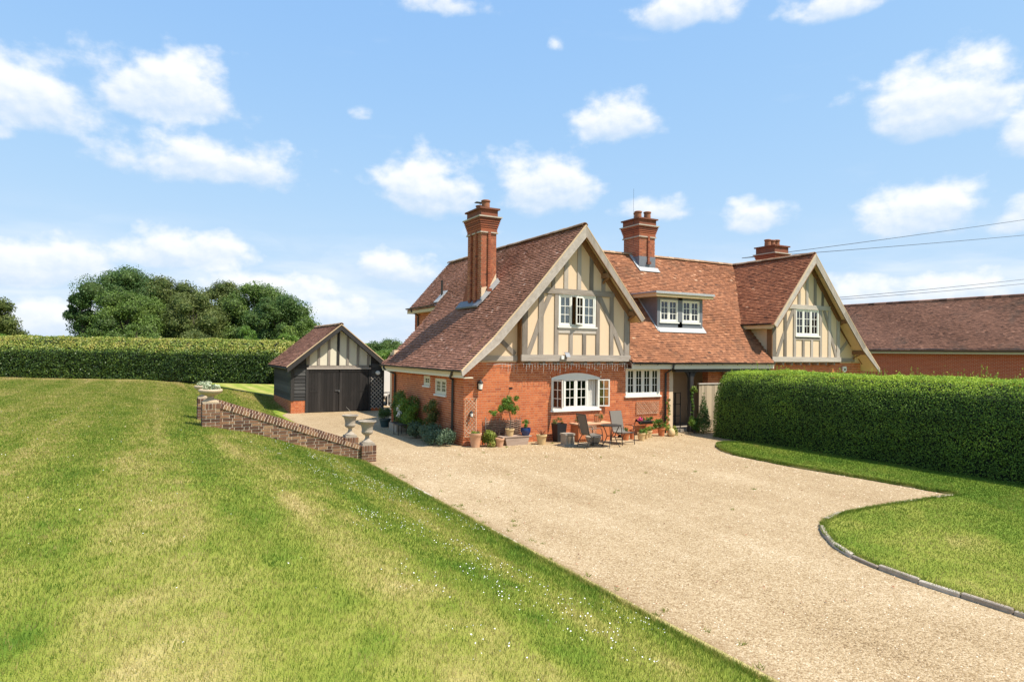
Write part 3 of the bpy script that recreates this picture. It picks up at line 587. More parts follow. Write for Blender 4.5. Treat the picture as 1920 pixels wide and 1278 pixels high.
# ------------------------------------------------------------------ windows
def window(parent, O, U, N, w, h, lights, cols, rows, sill=True, frame=.06, arch=0., deep=.07, drape=None, opens=None, paint=white, sash=.045, mull=.05, name='window'):
    """O: lower left corner of the frame on the wall face; U: to the right, N: outwards. Frame > casement, pane, sill."""
    O, U, N, Z = V3(O), V3(U), V3(N), V3(0, 0, 1); opens = opens or {}
    fr = MB(); b = -N*deep
    fr.obox(O+b, U*frame, Z*h, N*(deep+.02)); fr.obox(O+b+U*(w-frame), U*frame, Z*h, N*(deep+.02))
    fr.obox(O+b+U*frame, U*(w-2*frame), Z*frame, N*(deep+.018)); fr.obox(O+b+U*frame+Z*(h-frame), U*(w-2*frame), Z*frame, N*(deep+.018))
    inner = w-2*frame; lw_ = (inner-mull*(lights-1))/lights
    for i in range(1, lights): fr.obox(O+b+U*(frame+i*lw_+(i-1)*mull)+Z*frame, U*mull, Z*(h-2*frame), N*(deep+.012))
    if arch:
        n_ = 14; P = [O+b+U*(w*k/n_)+Z*(h+arch*(1-(2*k/n_-1)**2)) for k in range(n_+1)]
        for k in range(n_):
            fr.prism([O+b+U*(w*k/n_)+Z*(h-.002), O+b+U*(w*(k+1)/n_)+Z*(h-.002), P[k+1], P[k]], N*(deep+.004))
    win = fr.build(name, paint, parent)
    if sill:
        sb = MB(); sb.prism([O-U*.05-N*deep-Z*.055, O-U*.05+N*.07-Z*.07, O-U*.05+N*.07-Z*.02, O-U*.05-N*deep+Z*.004], U*(w+.1)); sb.build('sill', white, win)
    def casement(Oc, Uc, Nc, cw, ch, nm='casement'):
        mb = MB(); t = .035
        mb.obox(Oc, Uc*sash, Z*ch, Nc*t); mb.obox(Oc+Uc*(cw-sash), Uc*sash, Z*ch, Nc*t); mb.obox(Oc+Uc*sash, Uc*(cw-2*sash), Z*sash, Nc*t*.96); mb.obox(Oc+Uc*sash+Z*(ch-sash), Uc*(cw-2*sash), Z*sash, Nc*t*.96)
        iw, ih = cw-2*sash, ch-2*sash; gb = .022
        for k in range(1, cols): mb.obox(Oc+Uc*(sash+iw*k/cols-gb/2)+Z*sash+Nc*.004, Uc*gb, Z*ih, Nc*(t-.012))
        for k in range(1, rows):
            for c_ in range(cols): mb.obox(Oc+Uc*(sash+iw*c_/cols+gb/2*(c_ > 0))+Z*(sash+ih*k/rows-gb/2)+Nc*.004, Uc*(iw/cols-gb/2*(c_ > 0)-gb/2*(c_ < cols-1)), Z*gb, Nc*(t-.014))
        mb.build(nm, paint, win)
        for c_ in range(cols):
            for k in range(rows):
                pb = MB(); pb.obox(Oc+Uc*(sash+iw*c_/cols)+Z*(sash+ih*k/rows)+Nc*.012, Uc*(iw/cols), Z*(ih/rows), Nc*.004); pb.build('pane', glass, win)
    for i in range(lights):
        Oc = O+U*(frame+i*(lw_+mull))+Z*frame-N*.035; ch = h-2*frame
        if i in opens:
            side, ang = opens[i]; a = R(ang)
            if side == 'L': H_ = Oc+N*.04; Uo = U*math.cos(a)+N*math.sin(a); casement(H_, Uo, np.cross(Uo, Z), lw_, ch)
            else: H_ = Oc+U*lw_+N*.04; Uo = -U*math.cos(a)+N*math.sin(a); casement(H_, Uo, -np.cross(Uo, Z), lw_, ch)
        else: casement(Oc, U, N, lw_, ch)
    if drape:                                    # blinds and curtains hanging inside
        cb = MB(); zlo, zhi, xs_ = drape
        for x0, x1 in xs_:
            n_ = max(2, int((x1-x0)*w/.05))
            for k in range(n_):
                u0, u1 = x0*w+(x1-x0)*w*k/n_, x0*w+(x1-x0)*w*(k+1)/n_; dd = .16+.025*(k % 2); de = .16+.025*((k+1) % 2)
                cb.add([O+U*u0-N*dd+Z*h*zlo, O+U*u1-N*de+Z*h*zlo, O+U*u1-N*de+Z*h*zhi, O+U*u0-N*dd+Z*h*zhi], [(0, 1, 2, 3)], random.random())
        cb.build('curtain', curtain, win)
    return win

# ------------------------------------------------------------------ the cottage
HZ = .14
house = empty('cottage', (0, 0, HZ), label='red brick and timbered cottage pair with tiled gables and tall chimneys', cat='house')
YF, YP, YB = 19.56, 19.26, 18.85
# main window: X 12.42-14.53, right window: X 15.74-17.46
MW = (12.42, 14.53, .93, 2.07); RW = (15.76, 17.45, 1.36, 2.42)
x0 = 9.0; fw = 17.95-9.0
holesF = [(MW[0]-x0, MW[1]-x0, MW[2]+HZ, MW[3]+HZ), (RW[0]-x0, RW[1]-x0, RW[2]+HZ, RW[3]+HZ)]
arcF = lambda u: MW[3]+HZ+.17*(1-((u-(13.475-x0))/1.055)**2)
mb = MB(); panel(mb, (x0, YF, -HZ), (1, 0, 0), (0, -1, 0), fw, 2.65+HZ, holesF, .28)
fwall = mb.build('front_wall', mortar, house)
inarch = lambda u, z: (MW[0]-x0-.02 < u < MW[1]-x0+.02) and (MW[3]+HZ-.02 < z < arcF(u)+.235)
lst = []; bricks(None, (x0, YF, -HZ), (1, 0, 0), (0, -1, 0), fw, 2.64+HZ, holesF, collect=lst, clip=lambda u, z: not inarch(u, z))
lst.sort(key=lambda q: (x0+q[0])**2+YF**2+(q[2]-3)**2)
bvar = {}
def brick_obj(a, b, z0, z1, t, O, U, N, parent, mat, proud):
    key = (round(b-a, 3), round(z1-z0, 3), round(t*8)/8, tuple(U), mat.name)
    if key not in bvar:
        m_ = MB(); m_.obox((0, 0, 0), V3(U)*(b-a), (0, 0, z1-z0), V3(N)*proud, round(t*8)/8); me = m_.mesh('brick'); me.materials.append(mat); bvar[key] = me
    o = bpy.data.objects.new('brick', bvar[key]); C.objects.link(o); o.parent = parent; o.location = V3(O)+V3(U)*a+V3(0, 0, z0); return o
for q_ in lst[:300]: brick_obj(*q_, (x0, YF, -HZ), (1, 0, 0), (0, -1, 0), fwall, brick, .006)
mb = MB()
for a, b, z0, z1, t in lst[300:]: mb.obox((x0+a, YF, -HZ+z0), (b-a, 0, 0), (0, 0, z1-z0), (0, -.006, 0), t, skip=(0,))
mb.build('brickwork', brick, fwall, kind='stuff')
# two-ring segmental arch over the main window
mb = MB()
for ring in range(2):
    n_ = 30
    for k in range(n_):
        u = MW[0]-.02+(MW[1]-MW[0]+.04)*(k+.5)/n_; s = (u-13.475)/1.055; zb = arcF(u-x0)-HZ+ring*.118; sl_ = math.atan(-.34*s/1.055)
        ct, st_ = math.cos(sl_), math.sin(sl_); wdt = .064
        mb.obox((u-wdt/2*ct, YF, zb-wdt/2*st_), (wdt*ct, 0, wdt*st_), (-.108*st_, 0, .108*ct), (0, -.008, 0), btint()*.8)
mb.build('window_arch', brick, fwall, kind='stuff')
# side wall, facing the steps
holesS = [(20.98-YF, 21.96-YF, 1.45+HZ, 2.0+HZ), (22.51-YF, 23.1-YF, 1.70+HZ, 2.05+HZ)]
O_, U_, N_ = (x0, YF, -HZ), (0, 1, 0), (-1, 0, 0); sw = 26.9-YF
mb = MB(); panel(mb, (x0, YF+.28, -HZ), U_, N_, sw-.28, 2.5+HZ, [(a-.28, b-.28, c, d) for a, b, c, d in holesS], .28); swall = mb.build('side_wall', mortar, house)
mb = MB(); bricks(mb, O_, U_, N_, sw, 2.3+HZ, holesS); mb.build('brickwork', brick, swall, kind='stuff')
mb = MB()
for k in range(int(sw/.225)): mb.obox((x0, YF+.06+k*.225, 2.05), (0, .11, 0), (0, 0, .075), (-.045, 0, 0), btint())
mb.build('dentil_course', brick, swall, kind='stuff')
# remaining walls of the shell
mb = MB()
mb.box(9.0, 11.3, 26.9, 27.15, -HZ, 2.9); mb.box(9.0, 11.3, 26.65, 26.9, -HZ, 3.0)
mb.box(17.95, 18.15, YF+.002, 21.4, -HZ, 2.6)
mb.build('inner_wall', plaster, house, kind='stuff')
mb = MB(); panel(mb, (11.42, 27.1, -HZ), (0, 1, 0), (-1, 0, 0), 3.6, 5.0+HZ, [], .25); mb.box(11.42, 28, 30.45, 30.7, -HZ, 5); mb.prism([(11.42, 30.45, 5.), (15.2, 30.45, 5.), (13.34, 30.45, 7.2)], (0, .25, 0))
rwall = mb.build('rear_wall', mortar, house); mb = MB(); bricks(mb, (11.42, 27.1, 2.4), (0, 1, 0), (-1, 0, 0), 3.6, 2.6); mb.build('brickwork', brick, rwall, kind='stuff')
mb = MB(); panel(mb, (21.25, YF, -HZ), (1, 0, 0), (0, -1, 0), 9.0, 2.65+HZ, [], .28); w2 = mb.build('front_wall', mortar, house)
mb = MB(); bricks(mb, (21.25, YF, 1.2), (1, 0, 0), (0, -1, 0), 9.0, 1.44); mb.build('brickwork', brick, w2, kind='stuff')
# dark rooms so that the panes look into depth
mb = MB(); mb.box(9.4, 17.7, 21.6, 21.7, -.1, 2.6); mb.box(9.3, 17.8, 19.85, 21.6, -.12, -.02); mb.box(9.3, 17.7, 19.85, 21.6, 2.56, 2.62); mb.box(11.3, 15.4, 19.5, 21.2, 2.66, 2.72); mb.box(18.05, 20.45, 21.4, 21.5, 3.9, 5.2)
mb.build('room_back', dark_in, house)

# --- roofs
def Zg1l(x): return np.interp(x, [8.6, 9.7, 11.2, 13.34], [2.36, 3.42, 5.04, 7.48])
SR = 1.195
def Zg1r(x): return 7.48-SR*(x-13.34)
PX2 = 25.86
def Zg2l(x): return 7.48-SR*(PX2-x)
def Zm(y): return 2.62+1.0966*(y-19.1)
# left gable: outer slope in three falls
prof = [(8.6, 2.36), (9.7, 3.42), (11.2, 5.04), (13.34, 7.48)]
seg = [math.hypot(prof[i+1][0]-prof[i][0], prof[i+1][1]-prof[i][1]) for i in range(3)]; tot = sum(seg)
def gpos(mir=None):
    def f(u, v, h):
        s = min(max(v, -.05), tot+.05); i = 0
        while i < 2 and s > seg[i]: s -= seg[i]; i += 1
        (xa, za), (xb, zb) = prof[i], prof[i+1]; dx_, dz_ = (xb-xa)/seg[i], (zb-za)/seg[i]; x = xa+dx_*s-dz_*h; z = za+dz_*s+dx_*h
        return V3(x if mir is None else mir-x, YB+u, z)
    return f
def sarc(x):                                     # arc length at X
    s = 0
    for i in range(3):
        (xa, _), (xb, _) = prof[i], prof[i+1]
        if x <= xb or i == 2: return s+seg[i]*(x-xa)/(xb-xa)
        s += seg[i]
s_up = sarc(11.1)
def slab(name, pts, y0, y1, th=.14, mat=sandy):
    mb = MB(); up = [(x, y0, z-.012) for x, z in pts]; dn = [(x, y0, z-th) for x, z in reversed(pts)]; mb.prism(up+dn, (0, y1-y0, 0)); return mb
rf = empty('roof', parent=house)
slab('', prof, YB+.03, 27.1).build('roof_deck', soffit, rf); slab('', [(11.1, float(Zg1l(11.1))), (13.34, 7.48)], 27.1, 30.95).build('roof_deck', soffit, rf)
slab('', [(13.34, 7.48), (16.02, float(Zg1r(16.02)))], YB+.03, 23.4).build('roof_deck', soffit, rf); slab('', [(13.34, 7.48), (15.9, float(Zg1r(15.9)))], 23.4, 30.95).build('roof_deck', soffit, rf)
tiles(gpos(), 30.95-YB, tot, lambda u, v: u < 27.1-YB or v > s_up, seed=3, nose=.046).build('roof_tiles', tile_l, rf, kind='stuff')
dn = V3(1, 0, -SR)/math.hypot(1, SR)
tiles(plane_pos((16.05, YB, float(Zg1r(16.05))), (0, 1, 0)*1 if False else V3(0, -1, 0), -dn) if False else (lambda u, v, h, o=V3(16.05, 30.95, float(Zg1r(16.05))), n_=V3(SR, 0, 1)/math.hypot(1, SR): o+V3(0, -1, 0)*u-dn*v+n_*h), 30.95-YB, math.hypot(1, SR)*2.71, seed=4, gauge=.1).build('roof_tiles', tile_l, rf, kind='stuff')
ridge_tiles((13.34, YB+.02, 7.53), (13.34, 30.95, 7.53), rf)
# main range between the gables
rm = empty('roof', parent=house); LM = math.hypot(1, 1.0966)*(23.55-19.1); um = V3(0, 1, 1.0966)/math.hypot(1, 1.0966); nm_ = V3(0, -1.0966, 1)/math.hypot(1, 1.0966)
def in_main(u, v):
    x = 13.4+u; y = 19.1+um[1]*v; z = Zm(y)
    if x < 15.7 and z < Zg1r(x)-.02: return False
    if x > 23.5 and z < Zg2l(x)-.02: return False
    if 18.02 < x < 20.5 and 20.42 < y < 21.45: return False
    return True
mpos = lambda u, v, h: V3(13.4+u, 19.1, 2.62)+um*v+nm_*h
tiles(mpos, 25.8-13.4, LM, in_main, seed=5).build('roof_tiles', tile_m, rm, kind='stuff')
mb = MB(); mb.prism([(15.67, 19.12, 2.6), (15.67, 23.55, 7.46), (15.67, 23.55, 7.3), (15.67, 19.12, 2.45)], (7.83, 0, 0)); mb.prism([(13.4, 23.55, 7.48), (13.4, 27.9, 2.7), (13.4, 27.9, 2.55), (13.4, 23.55, 7.3)], (12.4, 0, 0)); mb.build('roof_deck', sandy, rm)
mb = MB()
for xx0, xx1, zf in ((13.45, 15.67, Zg1r), (23.5, 25.75, Zg2l)):
    for k in range(12):
        xa, xb = xx0+(xx1-xx0)*k/12, xx0+(xx1-xx0)*(k+1)/12; ya = 19.1+(float(zf((xa+xb)/2))-2.62)/1.0966
        if ya < 23.5: mb.obox((xa, ya, Zm(ya)-.02), (xb-xa, 0, 0), um*((23.55-ya)/um[1]), nm_*.015, .4)
mb.build('roof_deck', sandy, rm)
ridge_tiles((13.5, 23.55, 7.53), (19.2, 23.55, 7.53), rm, mat=ridge_m); ridge_tiles((20.13, 23.55, 7.53), (25.7, 23.55, 7.53), rm)
# right gable: short inner slope, long outer one
r2 = empty('roof', parent=house)
n2l = V3(-SR, 0, 1)/math.hypot(1, SR); u2l = V3(1, 0, SR)/math.hypot(1, SR); E2 = 23.16
l2 = math.hypot(1, SR)*(PX2-E2); o2 = V3(E2, 0, float(Zg2l(E2)))
tiles(lambda u, v, h: o2+V3(0, 24.2-u, 0)+u2l*v+n2l*h, 24.2-YB, l2, lambda u, v: Zg2l(E2+u2l[0]*v)+.05 > Zm(24.2-u) or 24.2-u < 20.7, seed=6).build('roof_tiles', tile_r, r2, kind='stuff')
slab('', [(E2, float(Zg2l(E2))), (PX2, 7.48)], YB+.03, 24.2).build('roof_deck', soffit, r2)
MIR = PX2+13.34
slab('', [(MIR-x, z) for x, z in reversed(prof)], YB+.03, 27.1).build('roof_deck', soffit, r2)
g2 = gpos(MIR); tiles(lambda u, v, h: g2(27.1-YB-u, v, h), 27.1-YB, tot, seed=8).build('roof_tiles', tile_r, r2, kind='stuff')
ridge_tiles((PX2, YB+.02, 7.53), (PX2, 24.2, 7.53), r2)

# --- gable fronts
def gable(cx, sgn, win):
    """timber framed gable on the jetty; sgn=+1: the long catslide falls to the left"""
    X = lambda x: cx+sgn*(x-13.34)
    g_ = MB()
    poly = [(11.02, 2.67), (15.65, 2.67), (15.65, 4.55), (13.34, 7.3), (11.02, 4.68)]
    hole = (win[0], win[1], win[2], win[3])
    def prism(pl): g_.prism([(X(x), YP, z) for x, z in pl], (0, .22, 0))
    rl = lambda x: min(float(Zg1l(x)), float(Zg1r(x)))-.17
    a, b, c, d = win
    prism([(11.02, 2.67), (a, 2.67), (a, rl(a)), (11.02, rl(11.02))]); prism([(b, 2.67), (15.65, 2.67), (15.65, rl(15.65)), (b, rl(b))])
    prism([(a, 2.67), (b, 2.67), (b, c), (a, c)]); prism([(a, d), (b, d), (b, rl(b)), (13.34, rl(13.34)), (a, rl(a))])
    gw = g_.build('gable_wall', plaster, house)
    # side cheeks of the jettied storey
    mb = MB(); mb.box(min(X(11.02), X(11.2)), max(X(11.02), X(11.2)), YP+.22, 21.0, 2.67, 4.4); mb.build('cheek_wall', plaster, gw); mb = MB()
    xi = 15.64; mb.prism([(X(xi), YP+.222, 2.85), (X(xi), YP+.222, 4.42), (X(xi), 20.78, 4.42)], (-sgn*.1, 0, 0)); mb.build('cheek_wall', plaster, gw)
    mb = MB(); mb.box(min(X(15.652), X(15.69)), max(X(15.652), X(15.69)), YP-.03, YP+.24, 2.8, 4.4); mb.build('corner_post', oak_b, gw)
    lz = .035; N_ = (0, -1, 0)
    def T(name, p0, p1, w, mat=oak, d=lz, y=YP):
        m_ = MB(); beam(m_, (X(p0[0]), y, p0[1]), (X(p1[0]), y, p1[1]), w, d, N_); return m_.build(name, mat, gw)
    T('bressummer', (10.98, 2.785), (15.69, 2.785), .22, oak_h, .07)
    T('tie_beam', (11.75, 5.13), (14.93, 5.13), .2, oak_h if sgn else oak, .05)
    for xa, xb in ((11.02, 11.235), (11.67, 11.87), (12.33, 12.49), (14.12, 14.28), (14.74, 14.91), (15.42, 15.65)):
        xm = (xa+xb)/2; top = min(5.03, rl(xm)-.02); T('post', (xm, 2.895), (xm, top), xb-xa)
    T('rail', (12.49, 3.71), (14.12, 3.71), .09, oak_h, .03)
    for xa, xb in ((12.95, 13.1), (13.53, 13.68)): T('post', ((xa+xb)/2, 2.895), ((xa+xb)/2, 3.66), xb-xa, d=.033)
    T('rail', (12.49, c-.1), (14.12, c-.1), .1, oak_h, .03)
    for xa, xb in ((12.19, 12.33), (12.71, 12.88), (13.28, 13.44), (13.82, 13.98), (14.36, 14.52)):
        xm = (xa+xb)/2; T('post', (xm, 5.23), (xm, rl(xm)-.03), xb-xa, d=.033)
    for pts in ([(12.15, 5.02), (11.86, 4.45), (11.55, 3.6), (11.26, 2.9)], [(14.28, 5.0), (14.62, 4.4), (15.0, 3.7), (15.36, 2.9)]):   # curved braces
        m_ = MB()
        for i in range(3): beam(m_, (X(pts[i][0]), YP, pts[i][1]), (X(pts[i+1][0]), YP, pts[i+1][1]), .17, .029, N_, .45)
        m_.build('brace', oak, gw)
    # rafters under the verge, brown and sheltered
    for pa, pb in (((13.34, 7.17), (11.1, 4.62)), ((13.34, 7.17), (15.75, 4.3))): T('rafter', pa, pb, .17, oak_b, .1)
    # catslide end: plaster, beam and strut set back
    m_ = MB(); m_.prism([(X(x), YF-.04, z) for x, z in ((9.05, 2.66), (11.05, 2.66), (11.05, 4.7), (10.2, 3.8), (9.05, 2.68))], (0, .2, 0)); m_.build('plaster_panel', plaster, gw)
    T('rail', (9.5, 2.755), (11.0, 2.755), .17, oak_h, .03, YF-.04)
    T('strut', (10.9, 2.9), (10.05, 3.62), .15, oak, .03, YF-.04)
    m_ = MB(); m_.box(min(X(10.99), X(11.02)), max(X(10.99), X(11.02)), YP-.01, YF+.0, 2.6, 4.6, .5); m_.build('corner_post', oak_b, gw)
    m_ = MB(); beam(m_, (X(11.05), YF-.05, 4.72), (X(8.9), YF-.05, 2.6), .14, .06, N_); m_.build('rafter', oak_b, gw)
    # bargeboards, mitred at the apex
    for side in (0, 1):
        m_ = MB()
        if side == 0: top = [(13.34, 7.47), (11.2, 5.03), (9.7, 3.41), (8.58, 2.34)]; dep = .27
        else: top = [(13.34, 7.47), (16.04, 4.25)]; dep = .27
        bot = []
        for i, (x, z) in enumerate(top):
            if i == 0: bot.append((13.34, 7.47-dep*1.55)); continue
            px, pz = top[i-1]; dx_, dz_ = x-px, z-pz; l_ = math.hypot(dx_, dz_); nx_, nz_ = (dz_/l_, -dx_/l_); s_ = 1 if nz_ < 0 else -1
            bx_, bz_ = x+nx_*s_*dep, z+nz_*s_*dep
            if i == len(top)-1 and side == 0: bx_, bz_ = x+.03, z-.16
            if i == len(top)-1 and side == 1: bx_, bz_ = x-.17, z-.12
            bot.append((bx_, bz_))
        for i in range(len(top)-1): m_.prism([(X(top[i][0]), YB, top[i][1]), (X(top[i+1][0]), YB, top[i+1][1]), (X(bot[i+1][0]), YB, bot[i+1][1]), (X(bot[i][0]), YB, bot[i][1])], (0, -.045, 0), random.uniform(.3, .8))
        m_.build('bargeboard', barge_m if (side == 0) == (sgn > 0) else oak, house)
        m_ = MB(); v_ = MB()
        for i in range(len(top)-1):
            (xa, za), (xb, zb) = top[i], top[i+1]
            m_.prism([(X(bot[i][0]), YB, bot[i][1]), (X(bot[i+1][0]), YB, bot[i+1][1]), (X(bot[i+1][0])*1, YB, bot[i+1][1]+.035), (X(bot[i][0]), YB, bot[i][1]+.035)], (0, -.062, 0), .5)
            v_.prism([(X(xa), YB-.05, za-.012), (X(xb), YB-.05, zb-.012), (X(xb), YB-.05, zb+.036), (X(xa), YB-.05, za+.036)], (0, .1, 0), random.random())
        v_.build('verge', verge_m, house); m_.build('barge_moulding', oak_b if side else barge_m, house)
    # purlin ends carrying the verge
    for px_, pz_, sd in ((14.42, 5.78, 1), (15.62, 4.45, 1))+(((9.6, 3.1, 0), (10.9, 4.55, 0)) if sgn < 0 else ()):
        m_ = MB(); m_.box(X(px_)-.08, X(px_)+.08, YB+.02, YP if sd else YF, pz_-.08, pz_+.09); m_.build('purlin', oak_b, gw)
        m_ = MB(); yb_ = YP if sd else YF-.05
        for k in range(4):
            a0, a1 = R(90*k/4), R(90*(k+1)/4); r_ = .34
            pts = [(yb_-r_*(1-math.cos(t)), pz_-.08-r_*(1-math.sin(t))) for t in (a0, a1)]
            m_.obox((X(px_)-.05, pts[0][0], pts[0][1]), (.1, 0, 0), (0, pts[1][0]-pts[0][0], pts[1][1]-pts[0][1]), (0, .07, -.07))
        m_.build('bracket', oak_b, gw)
    # joist ends below the bressummer
    for k in range(8):
        m_ = MB(); xx = 11.35+k*.59; m_.box(X(xx)-.055, X(xx)+.055, YP+.02, YF, 2.53, 2.665); m_.build('joist_end', oak, gw)
    m_ = MB(); m_.box(min(X(11.0), X(15.67)), max(X(11.0), X(15.67)), YP+.02, YF+.02, 2.64, 2.67); m_.build('jetty_soffit', oak, gw)
    return gw, X
W1 = (12.49, 14.1, 3.92, 5.03)
g1, X1 = gable(13.34, 1, W1)
window(house, (W1[0], YP, W1[2]), (1, 0, 0), (0, -1, 0), W1[1]-W1[0], W1[3]-W1[2], 3, 2, 3, deep=.1, opens={1: ('R', 24)}, drape=(.05, .97, [(.03, .34), (.66, .97)]))
W2 = (12.53, 14.13, 3.86, 5.03)
g2w, X2 = gable(PX2, -1, W2)
window(house, (X2(W2[1]), YP, W2[2]), (1, 0, 0), (0, -1, 0), W2[1]-W2[0], W2[3]-W2[2], 3, 2, 3, deep=.1, drape=(.3, .97, [(.03, .2), (.4, .6), (.78, .97)]))
# ground floor windows
window(house, (MW[0], YF, MW[2]), (1, 0, 0), (0, -1, 0), MW[1]-MW[0], MW[3]-MW[2], 4, 2, 3, deep=.09, arch=.17, frame=.07, opens={0: ('L', 72), 3: ('R', 158)}, drape=(.04, .96, [(.78, .97)]))
window(house, (RW[0], YF, RW[2]), (1, 0, 0), (0, -1, 0), RW[1]-RW[0], RW[3]-RW[2], 4, 2, 3, deep=.09, frame=.07, sash=.05)
window(house, (9.0, 21.96, 1.45), (0, -1, 0), (-1, 0, 0), .98, .55, 2, 2, 3, arch=.14, paint=cream, deep=.08)
window(house, (9.0, 23.1, 1.70), (0, -1, 0), (-1, 0, 0), .59, .35, 1, 2, 2, arch=.1, paint=cream, deep=.08)
# --- eaves: fascia, gutters, downpipes
def fascia(p0, p1, h=.17, mat=cream, n=(0, -1, 0)):
    m_ = MB(); p0, p1 = V3(p0), V3(p1); m_.obox(p0-V3(0, 0, h), p1-p0, V3(0, 0, h), V3(n)*.03); m_.build('fascia', mat, house)
def gutter(p0, p1, n=(0, -1, 0)):
    m_ = MB(); p0, p1, n = V3(p0), V3(p1), V3(n); r_ = .058; A = []; c0 = n*(r_+.004)
    prof_ = [(math.cos(t)*r_, math.sin(t)*r_) for t in np.linspace(math.pi, 2*math.pi, 7)]; inn = [(a*.88, b*.88+.003) for a, b in reversed(prof_)]
    m_.prism([p0+c0+n*a+V3(0, 0, b) for a, b in prof_+inn], p1-p0); g_ = m_.build('gutter', gutter_m, house)
    L_ = np.linalg.norm(p1-p0); k = int(L_/.95)
    for i in range(k+1):
        q = p0+(p1-p0)*((i+.4)/(k+1)); b_ = MB(); d = (p1-p0)/L_; b_.obox(q+V3(0, 0, -.085), d*.035, n*.02, V3(0, 0, .09)); b_.build('gutter_bracket', gutter_m, g_)
fascia((8.66, YB, 2.34), (8.66, 27.1, 2.34), .2, cream, (-1, 0, 0)); gutter((8.63, YB-.02, 2.37), (8.63, 27.12, 2.37), (-1, 0, 0))
m_ = MB(); m_.box(8.66, 9.02, YB+.03, 27.05, 2.12, 2.15); m_.build('eaves_soffit', cream, house)
fascia((15.7, 19.14, 2.58), (23.5, 19.14, 2.58), .2); gutter((15.72, 19.11, 2.62), (23.5, 19.11, 2.62))
m_ = MB(); m_.box(15.68, 23.5, 19.14, YF, 2.38, 2.41); m_.build('eaves_soffit', cream, house)
fascia((11.16, 27.2, 5.02), (11.16, 30.95, 5.02), .2, cream, (-1, 0, 0)); gutter((11.13, 27.2, 5.06), (11.13, 31.0, 5.06), (-1, 0, 0))
m_ = MB(); m_.box(11.16, 11.44, 27.15, 30.9, 4.8, 4.83); m_.build('eaves_soffit', cream, house)
fascia((23.2, YB+.1, 4.28), (23.2, 20.6, 4.28), .16, cream, (-1, 0, 0)); gutter((23.19, YB+.1, 4.32), (23.19, 20.7, 4.32), (-1, 0, 0))
m_ = MB(); m_.box(23.2, 23.52, YP, 20.7, 4.1, 4.13); m_.build('eaves_soffit', cream, house)
def pipe(path, r_=.042):
    m_ = MB(); m_.tube(path, r_, 8); o = m_.build('downpipe', gutter_m, house); smooth_by_angle(o); zs_ = [p[2] for p in path]; x_, y_ = path[-1][:2]
    for z_ in np.arange(.4, max(zs_)-.5, .85):
        b_ = MB(); b_.tube([(x_, y_, z_), (x_, y_, z_+.05)], r_*1.35, 8); b_.build('pipe_collar', gutter_m, o)
pipe([(8.57, 19.55, 2.33), (8.57, 19.6, 2.22), (8.72, 20.05, 2.1), (8.93, 20.28, 2.02), (8.93, 20.3, 1.9), (8.93, 20.3, -HZ)])
pipe([(8.57, 26.75, 2.33), (8.57, 26.72, 2.22), (8.93, 26.3, 2.0), (8.93, 26.3, 1.9), (8.93, 26.3, -HZ)])
pipe([(11.07, 30.3, 5.0), (11.07, 30.3, 4.9), (11.35, 30.1, 4.7), (11.35, 30.1, 4.6), (11.35, 30.1, 3.0)])
pipe([(17.7, 19.05, 2.55), (17.7, 19.05, 2.42), (17.7, 19.49, 2.2), (17.7, 19.49, -HZ)])
# --- dormer
dm = empty('dormer', parent=house); YD = 20.35
m_ = MB(); m_.box(18.0, 18.16, YD, YD+.12, 3.96, 5.3); m_.box(20.37, 20.52, YD, YD+.12, 3.96, 5.3); m_.box(19.13, 19.38, YD, YD+.12, 3.96, 5.3); m_.box(18.16, 20.37, YD, YD+.12, 3.96, 4.3); m_.box(18.16, 20.37, YD, YD+.12, 5.2, 5.3); m_.build('dormer_front', lead, dm)
for xx in (18.0, 20.42):
    m_ = MB(); m_.prism([(xx, YD+.12, 4.05), (xx, YD+.12, 5.3), (xx, 21.65, 5.3)], (.1, 0, 0)); m_.build('dormer_cheek', lead, dm)
m_ = MB(); m_.box(17.7, 20.86, 20.06, 22.1, 5.30, 5.44); m_.build('dormer_soffit', soffit, dm)
m_ = MB(); m_.box(17.66, 20.9, 20.02, 22.0, 5.443, 5.505); m_.box(17.655, 20.905, 20.015, 20.05, 5.41, 5.442); m_.build('dormer_roof', lead_w, dm)
m_ = MB()
m_.prism([V3(xx_, yy_, Zm(yy_))+nm_*.05 for xx_, yy_ in ((17.98, YD-.16), (20.56, YD-.16), (20.56, YD+.02), (17.98, YD+.02))], nm_*.012)
m_.prism([V3(17.93, YD-.14, Zm(YD-.14)+.05), V3(18.0, YD-.14, Zm(YD-.14)+.05), V3(18.0, 21.5, Zm(21.5)+.05), V3(17.93, 21.5, Zm(21.5)+.05)], nm_*.015)
m_.prism([V3(20.52, YD-.14, Zm(YD-.14)+.05), V3(20.6, YD-.14, Zm(YD-.14)+.05), V3(20.6, 21.5, Zm(21.5)+.05), V3(20.52, 21.5, Zm(21.5)+.05)], nm_*.015)
m_.build('dormer_flashing', lead_w, dm)
for xa in (18.16, 19.38): window(house, (xa, YD+.03, 4.3), (1, 0, 0), (0, -1, 0), .97, .9, 2, 2, 3, deep=.06, frame=.05, sash=.04, drape=(.05, .95, [(.05, .25), (.75, .95)]))
